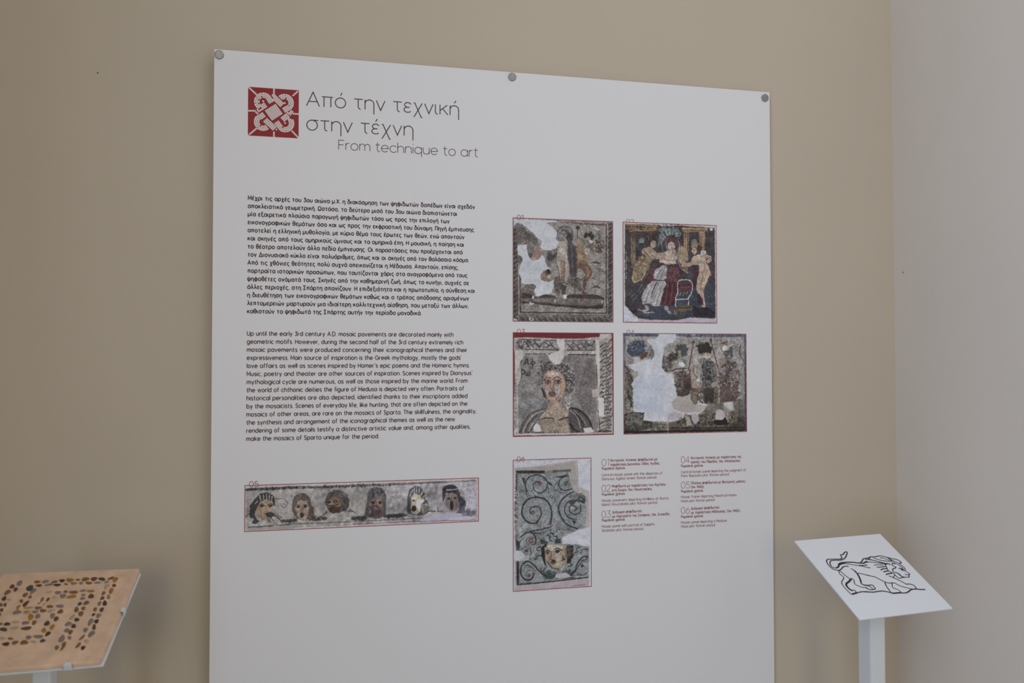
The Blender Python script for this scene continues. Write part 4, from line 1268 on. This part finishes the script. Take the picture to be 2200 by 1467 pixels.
def text_geo(lines, unit, weight, seg=20, gap=1.45):
    V, F = [], []
    gap = gap + weight / unit
    k = 0
    for x0, x1, base, txt in lines:
        widths = [GLYPHS[c][0] for c in txt]
        total = sum(widths) + gap * (len(txt) - 1)
        sx = (x1 - x0 - weight) / total if len(txt) > 1 else unit
        x = x0 + weight / 2
        for c, wd in zip(txt, widths):
            for pts in glyph_strokes(GLYPHS[c][1], seg):
                v, f = ribbon([(x + px * sx, base - py * unit) for px, py in pts], weight)
                b = len(V)
                V += [(a[0], a[1], (k % 5) * 8e-6) for a in v]
                F += [tuple(i + b for i in q) for q in f]
                k += 1
            x += (wd + gap) * sx
    return V, F


def text(name, lines, unit, weight, mat, parent, seg=20, y=-0.0003, gap=1.45):
    V, F = text_geo(lines, unit, weight, seg, gap)
    return flat(V, F, y, name, mat, parent)


PX = 1.0 / 1200.0                                      # one photo pixel on the panel, in metres
text('greek_title', TITLE_LINES, 2.02 * PX, 1.8 * PX, M_ink, panel, 48)
text('english_title', SUBTITLE_LINES, 1.36 * PX, 1.3 * PX, M_ink_soft, panel, 40)
text('greek_paragraph', GREEK_LINES, 0.56 * PX, 1.66 * PX, M_ink, panel, 22)
text('english_paragraph', ENGLISH_LINES, 0.57 * PX, 1.52 * PX, M_ink_soft, panel, 22)
for num, gr, en in CAPTION_LINES:
    c = text('caption', gr, 0.37 * PX, 1.08 * PX, M_ink_red, panel, 16)
    text('caption_number', num, 1.02 * PX, 0.95 * PX, M_ink_red, c, 28)
    text('caption_translation', en, 0.375 * PX, 0.75 * PX, M_ink_red, c, 16)

# emblem: red square with a woven knot of cream tesserae
ex, ey, es = EMBLEM_RECT
em = flat([(ex + 0.028 * es, ey), (ex + 0.985 * es, ey), (ex + es, ey + 0.02 * es), (ex + es, ey + 0.975 * es), (ex + 0.98 * es, ey + es), (ex + 0.03 * es, ey + es), (ex, ey + 0.97 * es), (ex, ey + 0.03 * es)],
          [(7, 6, 5, 4, 3, 2, 1, 0)], -0.0003, 'emblem', M_red, panel)
em['label'] = 'dark red square emblem with a woven knot'
V, F = [], []
kk = 0
placed = []
for band, (rows, pts) in enumerate(EMBLEM_BANDS):
    P = [np.array(p, float) for p in pts]
    seglen = [np.hypot(*(P[i + 1] - P[i])) for i in range(len(P) - 1)]
    cum = np.concatenate([[0], np.cumsum(seglen)])
    n = max(1, int(round(cum[-1] / 37.0)))

    def at(s):
        s = min(max(s, 0), cum[-1])
        i = min(len(P) - 2, int(np.searchsorted(cum, s, side='right')) - 1)
        t = (P[i + 1] - P[i]) / max(seglen[i], 1e-6)
        return P[i] + t * (s - cum[i]), np.array((-t[1], t[0]))
    for r in range(rows):
        off = (r - (rows - 1) / 2) * 38.0
        for j in range(n):
            sh = 0.5 if r % 2 else 0.0
            s0, s1 = (j + 0.06) * cum[-1] / n, (j + 0.94) * cum[-1] / n
            (a, na), (b, nb) = at(s0), at(s1)
            h = 16.2
            ctr = (a + b) / 2 + (na + nb) / 2 * off
            if any(np.hypot(*(ctr - c_)) < (22 if b_ == band else 34) for c_, b_ in placed):
                continue
            placed.append((ctr, band))
            q = [a + na * (off - h), b + nb * (off - h), b + nb * (off + h), a + na * (off + h)]
            k = len(V)
            V += [(ex + p[0] / 1000 * es, ey + p[1] / 1000 * es, (kk % 7) * 6e-6) for p in q]
            F.append((k + 3, k + 2, k + 1, k))
            kk += 1
te = flat(V, F, -0.0004, 'emblem_tesserae', M_cream, em)
te['label'] = 'cream tesserae of the knot'

# ---- printed pictures, painted cell by cell into a fine grid of coloured cells


def upsample(a, ny, nx):
    y = np.linspace(0, a.shape[0] - 1.001, ny); x = np.linspace(0, a.shape[1] - 1.001, nx)
    yi, xi = y.astype(int), x.astype(int)
    fy, fx = (y - yi)[:, None], (x - xi)[None]
    A = a[yi][:, xi]; B = a[yi][:, xi + 1]; C_ = a[yi + 1][:, xi]; D = a[yi + 1][:, xi + 1]
    return (A * (1 - fx) + B * fx) * (1 - fy) + (C_ * (1 - fx) + D * fx) * fy


def paint(ops, base, nx, ny, H, seed, ws):
    S = 2
    NX, NY = nx * S, ny * S
    rng = np.random.default_rng(seed)
    step = 1000.0 / NX
    xs = (np.arange(NX) + 0.5) * step
    ys = (np.arange(NY) + 0.5) * (H / NY)
    gx, gy = np.meshgrid(xs, ys)
    cx, cy = int(1000 / 14), max(3, int(H / 14))
    c2, c3 = int(1000 / (5 * ws)), max(6, int(H / (5 * ws)))
    wx = gx + ws * (upsample(rng.normal(0, 2.4, (cy, cx)), NY, NX) + upsample(rng.normal(0, 1.8, (c3, c2)), NY, NX))
    wy = gy + ws * (upsample(rng.normal(0, 2.4, (cy, cx)), NY, NX) + upsample(rng.normal(0, 1.8, (c3, c2)), NY, NX))
    img = np.zeros((NY, NX, 3))
    grain = np.ones((NY, NX))

    def col(h):
        return np.array([int(h[i:i + 2], 16) for i in (0, 2, 4)], float)
    img[:] = col(base)

    def window_of(x0, x1, y0, y1, pad):
        i0, i1 = max(0, int((x0 - pad) / step)), min(NX, int((x1 + pad) / step) + 2)
        j0, j1 = max(0, int((y0 - pad) / H * NY)), min(NY, int((y1 + pad) / H * NY) + 2)
        return slice(j0, j1), slice(i0, i1)

    def fill(pts, c, g=None):
        p = np.array(pts, float)
        sl = window_of(p[:, 0].min(), p[:, 0].max(), p[:, 1].min(), p[:, 1].max(), 8)
        x, y = wx[sl], wy[sl]
        ins = np.zeros(x.shape, bool)
        for i in range(len(p)):
            (ax, ay), (bx, by) = p[i - 1], p[i]
            if ay == by:
                continue
            ins ^= ((ay > y) != (by > y)) & (x < (bx - ax) * (y - ay) / (by - ay) + ax)
        img[sl][ins] = c
        grain[sl][ins] = 1.0 if g is None else g

    def stroke(pts, w, c, alpha=1.0, warp=True):
        for (a, b) in zip(pts[:-1], pts[1:]):
            sl = window_of(min(a[0], b[0]), max(a[0], b[0]), min(a[1], b[1]), max(a[1], b[1]), w + 8)
            x, y = (wx[sl], wy[sl]) if warp else (gx[sl], gy[sl])
            dx, dy = b[0] - a[0], b[1] - a[1]
            L = dx * dx + dy * dy + 1e-9
            t = np.clip(((x - a[0]) * dx + (y - a[1]) * dy) / L, 0, 1)
            ins = (x - a[0] - t * dx) ** 2 + (y - a[1] - t * dy) ** 2 < (w / 2) ** 2
            img[sl][ins] = img[sl][ins] * (1 - alpha) + np.array(c) * alpha

    for line in ops.split('\n'):
        t = line.split()
        op = t[0]
        P = [tuple(float(q) for q in a.split(',')) for a in t[1:] if ',' in a]
        c = col(t[1])
        if op == 'p':
            fill(P, c)
        elif op == 'w':
            fill(P, c, 0.3)
        elif op == 'l':
            stroke(P, float(t[2]) * 0.88, c)
        elif op == 's':
            stroke(catmull(P, 5), float(t[2]) * 0.85, c)
        elif op == 'e':
            (ex_, ey_), (rx, ry) = P
            a = math.radians(float(t[4]))
            fill([(ex_ + rx * math.cos(q) * math.cos(a) - ry * math.sin(q) * math.sin(a), ey_ + rx * math.cos(q) * math.sin(a) + ry * math.sin(q) * math.cos(a)) for q in np.linspace(0, 2 * math.pi, 25)[:-1]], c)
        elif op == 'r':
            n, size = int(t[2]), float(t[3])
            (ex_, ey_), (rx, ry) = P
            for _ in range(n):
                r, q = math.sqrt(rng.random()), rng.random() * 2 * math.pi
                px, py, an = ex_ + rx * r * math.cos(q), ey_ + ry * r * math.sin(q), rng.random() * math.pi
                L = size * (0.5 + 0.7 * rng.random()) / 2
                px, py = min(max(px, 6), 994), min(max(py, 6), H - 6)
                stroke([(px - L * math.cos(an), py - L * math.sin(an)), (px + L * math.cos(an), py + L * math.sin(an))], max(3.0 * ws, size * 0.3), c, 0.6 + 0.3 * rng.random())
        elif op == 'g':                                # guilloche strip: dark band crossed by pale S-curves
            pale = col(t[2])
            a, b = np.array(P[0]), np.array(P[1])
            hw, n = float(t[-2]), int(t[-1])
            d = (b - a) / np.hypot(*(b - a)); nn = np.array((-d[1], d[0]))
            fill([a + nn * hw, b + nn * hw, b - nn * hw, a - nn * hw], c)
            L = np.hypot(*(b - a)) / n
            for i in range(n):
                o = a + d * (i * L)
                stroke(catmull([o - nn * hw, o + d * L * .35 - nn * hw * .55, o + d * L * .6 + nn * hw * .3, o + d * L + nn * hw], 4), hw * 0.22, pale)
                stroke(catmull([o + d * L * .5 - nn * hw * .9, o + d * L * .8 - nn * hw * .3, o + d * L * 1.05 - nn * hw * .1], 4), hw * 0.16, pale)
    g = img.mean(axis=2, keepdims=True)
    img = g + (img - g) * 0.66
    low = np.where(img > 95, 95 + (img - 95) * 0.86, img)                # the print holds its tesserae in the mid-tones
    img = np.where(grain[:, :, None] < 1, img, low)
    img = 186.0 * (np.clip(img, 1, 255) / 186.0) ** 1.05
    for ax in (0, 1):                                  # the softness of the printed photograph
        img = (np.roll(img, 1, ax) + 2 * img + np.roll(img, -1, ax)) / 4
        img = (np.roll(img, 1, ax) + 2 * img + np.roll(img, -1, ax)) / 4
    img = img.reshape(ny, S, nx, S, 3).mean(axis=(1, 3))
    grain = grain.reshape(ny, S, nx, S).mean(axis=(1, 3))
    speck = rng.normal(0, 1, (ny, nx, 1)) * 0.09 + rng.normal(0, 0.02, (ny, nx, 3))
    blotch = upsample(rng.normal(0, 0.09, (max(4, int(H / 45)), 22)), ny, nx)[:, :, None]
    mottle = upsample(rng.normal(0, 0.11, (max(4, int(H / 11)), 91)), ny, nx)[:, :, None]
    img = img * (1 + (speck + blotch + mottle) * grain[:, :, None])
    s = np.clip(img, 2, 250) / 255.0
    return np.clip(np.where(s <= 0.04045, s / 12.92, ((s + 0.055) / 1.055) ** 2.4) * PICTURE_GAIN, 0, 0.9)


PICTURE_GAIN = 1.5
M_print = bpy.data.materials.new('printed_photograph')
M_print.use_nodes = True
_nt = M_print.node_tree
_a = _nt.nodes.new('ShaderNodeVertexColor')
_a.layer_name = 'print'
_b = _nt.nodes['Principled BSDF']
_b.inputs['Roughness'].default_value = 0.5
_b.inputs['Specular IOR Level'].default_value = 0.25
_nt.links.new(_a.outputs['Color'], _b.inputs['Base Color'])

PICTURE_LABELS = {1: 'square mosaic picture of two standing figures above a leopard',
                  2: 'dark blue mosaic picture of a robed group with columns',
                  3: 'mosaic portrait picture with a red strip along its top',
                  4: 'wide mosaic picture with a large white lost area and three figures',
                  5: 'long narrow mosaic picture of six theatre masks',
                  6: 'tall mosaic picture of scrolls above a face'}
NUMBER = {int(n[4]): n for n in NUMBER_LINES}
for k in range(1, 7):
    x0, v0, x1, v1 = PICTURE_RECTS[k]
    w, h = x1 - x0, v1 - v0
    nx = int(w / 0.00058)
    ny = int(h / 0.00058)
    rgb = paint(PICTURE_OPS[k][1], PICTURE_OPS[k][0], nx, ny, 1000 * h / w, 10 + k, 0.18 / w * (0.6 if k in (3, 6) else 0.85))
    gx, gy = np.meshgrid(np.linspace(x0, x1, nx), np.linspace(v0, v1, ny))
    verts = np.stack([gx - panel.location.x, np.full_like(gx, -0.0004 - panel.location.y), PZ - gy - panel.location.z], -1).reshape(-1, 3)
    idx = np.arange(nx * ny).reshape(ny, nx)
    quads = np.stack([idx[1:, :-1], idx[1:, 1:], idx[:-1, 1:], idx[:-1, :-1]], -1).reshape(-1, 4)
    me = bpy.data.meshes.new('printed_picture')
    me.vertices.add(nx * ny)
    me.vertices.foreach_set('co', verts.ravel())
    me.loops.add(quads.size)
    me.loops.foreach_set('vertex_index', quads.ravel().astype(np.int32))
    me.polygons.add(len(quads))
    me.polygons.foreach_set('loop_start', (np.arange(len(quads)) * 4).astype(np.int32))
    me.update(calc_edges=True)
    me.validate()
    at_ = me.color_attributes.new('print', 'FLOAT_COLOR', 'POINT')
    at_.data.foreach_set('color', np.concatenate([rgb.reshape(-1, 3), np.ones((nx * ny, 1))], 1).astype(np.float32).ravel())
    me.materials.append(M_print)
    pic = bpy.data.objects.new('printed_picture', me)
    COLL.objects.link(pic)
    pic.parent = panel
    pic['label'] = PICTURE_LABELS[k]
    e = 0.0006
    v, f = ribbon([(x0 - e, v0 - e), (x1 + e, v0 - e), (x1 + e, v1 + e), (x0 - e, v1 + e)], 0.0011, closed=True)
    fr = flat(v, f, -0.0005, 'picture_frame', M_red_line, pic)
    fr['label'] = 'thin red frame line'
    n = NUMBER[k]
    text('picture_number', [(n[0], n[1], n[2], n[4])], n[3] / 14.6, 1.05 * PX, M_red_line, pic, 32, y=-0.0006 if k in (1, 5, 6) else -0.0002)


# screws with flat steel caps; the barrel runs back to the wall
def screw(x, v):
    z = PZ - v
    prof = [(0.0, -0.0026), (0.0062, -0.0026), (0.0069, -0.0023), (0.0072, -0.0018), (0.0072, -0.0002), (0.0068, 0.0)]
    prof2 = [(0.0065, 0.0049), (0.0065, YB)]
    n = 36
    m = MB()
    for pr, cap in ((prof, True), (prof2, False)):
        V = [(x + r * math.cos(2 * math.pi * i / n), y, z + r * math.sin(2 * math.pi * i / n)) for r, y in pr for i in range(n)]
        F = [(j * n + i, j * n + (i + 1) % n, (j + 1) * n + (i + 1) % n, (j + 1) * n + i) for j in range(len(pr) - 1) for i in range(n)]
        if cap:
            F = [q for q in F if min(q) >= n]
            F.append(tuple(range(n, 2 * n)))
        m.add(V, F)
    o = m.build('fixing_screw', M_steel, panel)
    o['label'] = 'round steel screw cap'


for x, v in SCREWS:
    screw(x, v)


# ------------------------------------------------------------------ tilted plates and their stands
def plate_axes(d):
    y, t = d['yaw'], d['tilt']
    u = Vector((math.cos(y), math.sin(y), 0))
    b = Vector((math.sin(y) * math.cos(t), -math.cos(y) * math.cos(t), -math.sin(t)))
    return Vector(d['corner']), u, b, b.cross(u)


def post(name, centre, yaw, size, plane_o, plane_n, mat, parent):
    """square post from the floor to the tilted plane above it"""
    a, c = Vector((math.cos(yaw), math.sin(yaw), 0)) * size / 2, Vector((-math.sin(yaw), math.cos(yaw), 0)) * size / 2
    r = size * 0.12
    ring = []
    for sx, sy in ((1, 1), (-1, 1), (-1, -1), (1, -1)):
        p = Vector((centre.x, centre.y, 0)) + a * sx + c * sy
        ua, uc = a.normalized() * sx * r, c.normalized() * sy * r
        k0 = [p - ua, p - ua * 0.3 - uc * 0.3, p - uc]
        ring += k0 if sx * sy < 0 else k0[::-1]
    top = [Vector((p.x, p.y, plane_o.z - ((p.x - plane_o.x) * plane_n.x + (p.y - plane_o.y) * plane_n.y) / plane_n.z)) for p in ring]
    n = len(ring)
    m = MB()
    m.add([Vector((p.x, p.y, 0.006)) for p in ring] + top, [(i, (i + 1) % n, (i + 1) % n + n, i + n) for i in range(n)] + [tuple(range(n))[::-1], tuple(range(n, 2 * n))])
    return m.build(name, mat, parent)


def foot(centre, yaw, parent):
    m = MB()
    a, c = Vector((math.cos(yaw), math.sin(yaw), 0)), Vector((-math.sin(yaw), math.cos(yaw), 0))
    m.box(-0.11, 0.11, -0.11, 0.11, 0, 0.006, (Vector((centre.x, centre.y, 0)), a, c, Z))
    m.build('base_plate', M_stand, parent, bevel=0.001)


# right: white plate with a raised line drawing of a lion
o, u, b, n = plate_axes(DRAWING_PLATE)
w, l = DRAWING_PLATE['w'], DRAWING_PLATE['l']
mid = o + u * (w / 2) + b * (l / 2)
stand = thing('display_stand', (mid.x, mid.y, 0), 'white display stand in the right corner with a lion drawing on its plate', 'display stand')
m = MB(); m.box(0, w, 0, l, -0.003, 0, (o, u, b, n))
plate = m.build('tilted_plate', M_plate, stand, bevel=0.0006)
V, F = [], []
for i, (wd, pts) in enumerate(LION_STROKES):
    c = catmull([(p[0] / 1000, p[1] / 1000) for p in pts], 6)
    v, f = ribbon(c, wd * (0.9 if wd < 2.4 else 0.78) / 1000)
    k = len(V)
    lift = 0.00035 + (i % 6) * 0.00002
    V += [tuple(o + u * p[0] + b * p[1] + n * lift) for p in v]
    F += [tuple(j + k for j in q) for q in f]
dr = mesh_obj('lion_drawing', V, F, M_black, plate)
dr['label'] = 'black line drawing of a walking lion'
post('post', mid, DRAWING_PLATE['yaw'] , 0.0292, o - n * 0.003, n, M_stand, stand)
foot(mid, DRAWING_PLATE['yaw'], stand)

# left: pebble mosaic slab held on the plate of a second stand
o, u, b, n = plate_axes(SLAB)
w, l = SLAB['w'], SLAB['l']
mid = o + u * (w / 2 - 0.0035) + b * (l / 2)
stand = thing('display_stand', (mid.x, mid.y, 0), 'white display stand at the left carrying the sand coloured pebble slab', 'display stand')
T_SLAB, T_BACK, T_PLATE = 0.0050, 0.0012, 0.0013
pz = -(T_SLAB + T_BACK)
m = MB()
m.add([o + u * q[0] + b * q[1] + n * z for z in (pz, pz - T_PLATE) for q in SUPPORT], [(0, 1, 2, 3), (7, 6, 5, 4), (0, 4, 5, 1), (1, 5, 6, 2), (2, 6, 7, 3), (3, 7, 4, 0)])
plate = m.build('support_plate', M_stand, stand, bevel=0.0003)


def clip(c0, along, out_dir, hw):
    """thin bent tab: up the side of the slab and just over its top edge"""
    m = MB()
    m.box(-hw, hw, 0.0, 0.0009, pz - T_PLATE, 0.0006, (c0, along, out_dir, n))
    m.box(-hw * 0.8, hw * 0.8, -0.0036, 0.0009, 0.0004, 0.0011, (c0, along, out_dir, n))
    m.build('clip', M_stand, plate, bevel=0.0003)


def on_edge(i, t):
    a, c = SUPPORT[i], SUPPORT[(i + 1) % 4]
    return o + u * (a[0] + (c[0] - a[0]) * t) + b * (a[1] + (c[1] - a[1]) * t)


clip(on_edge(1, 0.47), b, u, 0.0046)
clip(on_edge(2, 0.215), u, b, 0.0046)
clip(on_edge(2, 0.80), u, b, 0.0046)
post('post', mid, SLAB['yaw'], 0.0222, o + n * (pz - T_PLATE), n, M_stand, stand)
foot(mid, SLAB['yaw'], stand)

slab = thing('pebble_mosaic', o + u * (w / 2) + b * l + n * pz, 'sand coloured slab set with small brown and grey pebbles on the left stand', 'mosaic')
rng = np.random.default_rng(3)
c4 = [(-0.0006, -0.0006), (0.17035, 0.0004), (0.1689, 0.1680), (0.0, 0.1740)]
ring = []
for i in range(4):
    a, c = np.array(c4[i]), np.array(c4[(i + 1) % 4])
    for j in range(26):
        t = j / 26
        p = a + (c - a) * t + rng.normal(0, 0.00022, 2)
        if i == 0 and j < 3:
            p += np.array((0.0006, 0.0014 - 0.0004 * j))
        ring.append(p)
N = len(ring)
cen = np.mean(ring, axis=0)
levels = [(0.0, -0.0008), (-0.0004, -0.0002), (-0.0012, 0.0006), (-T_SLAB, 0.0026)]
V, F = [], []
for z, inset in levels:
    for p in ring:
        d = (p - cen) / np.hypot(*(p - cen))
        q = p + np.array((d[0], d[1] if inset < 0 else 0.15 * d[1])) * inset
        V.append(tuple(o + u * q[0] + b * q[1] + n * z))
for j in range(len(levels) - 1):
    F += [(j * N + i, j * N + (i + 1) % N, (j + 1) * N + (i + 1) % N, (j + 1) * N + i) for i in range(N)]
F += [tuple(range(N)), tuple(range((len(levels) - 1) * N, len(levels) * N))[::-1]]
m = MB(); m.add(V, F)
m.build('mortar_slab', M_mortar, slab)
m = MB(); m.box(0.002, w - 0.0022, 0.006, l - 0.006, pz + 0.00008, -T_SLAB - 0.00008, (o, u, b, n))  # added dark layer in the gap between slab and plate, in place of shade
m.build('infill', M_gap_shade, slab)['label'] = 'dark brown backing for the shaded gap under the slab'

PEB_MAT = {}
for k, h in PEBBLE_COLOURS.items():
    PEB_MAT[k] = material('pebble_stone_' + {'d': 'black', 'b': 'brown', 'o': 'ochre', 'g': 'grey', 'p': 'mauve', 't': 'buff', 'r': 'rust', 'k': 'olive', 'n': 'tan'}[k], hexlin(h, 2.05), 0.55, spec=0.35, noise=(220, 0.2))


def pebble_geo(x, y, a, c, ang, seed):
    r = np.random.default_rng(seed)
    ph, e1, e2 = r.random() * 6.28, 0.06 + 0.1 * r.random(), 0.05 + 0.08 * r.random()
    V = []
    nu, nv = 14, 6
    for j in range(nv):
        el = math.pi / 2 * j / nv                      # from the rim inside the mortar up to the top
        for i in range(nu):
            t = 2 * math.pi * i / nu
            k = math.cos(el) * (1 + e1 * math.cos(2 * t + ph) * 0.5 + e2 * math.cos(3 * t + ph))
            px, py = a * 1.12e-3 * k * math.cos(t), c * 1.15e-3 * k * math.sin(t)
            q = (x * 1e-3 + px * math.cos(ang) - py * math.sin(ang), y * 1e-3 + px * math.sin(ang) + py * math.cos(ang))
            V.append(o + u * q[0] + b * q[1] + n * (c * 1e-3 * (0.30 * math.sin(el)) - 0.00012))
    V.append(o + u * x * 1e-3 + b * y * 1e-3 + n * (c * 1e-3 * 0.30 - 0.00012))
    F = [(j * nu + i, j * nu + (i + 1) % nu, (j + 1) * nu + (i + 1) % nu, (j + 1) * nu + i) for j in range(nv - 1) for i in range(nu)]
    F += [((nv - 1) * nu + i, (nv - 1) * nu + (i + 1) % nu, nv * nu) for i in range(nu)]
    return V, F


order = sorted(range(len(PEBBLES)), key=lambda i: -PEBBLES[i][2] * PEBBLES[i][3])
rest = MB()
rest_idx = []
for rank, i in enumerate(order):
    x, y, a, c, ang, k = PEBBLES[i]
    V, F = pebble_geo(x, y, a, c, ang, i)
    if rank < 100:
        m = MB(); m.add(V, F)
        m.build('pebble', PEB_MAT[k], slab, smooth=True)
    else:
        rest.add(V, F)
        rest_idx += [k] * len(F)
ro = rest.build('small_pebbles', None, slab, smooth=True)
ro['kind'] = 'stuff'
keys = list(PEBBLE_COLOURS)
for k in keys:
    ro.data.materials.append(PEB_MAT[k])
ro.data.polygons.foreach_set('material_index', [keys.index(k) for k in rest_idx])
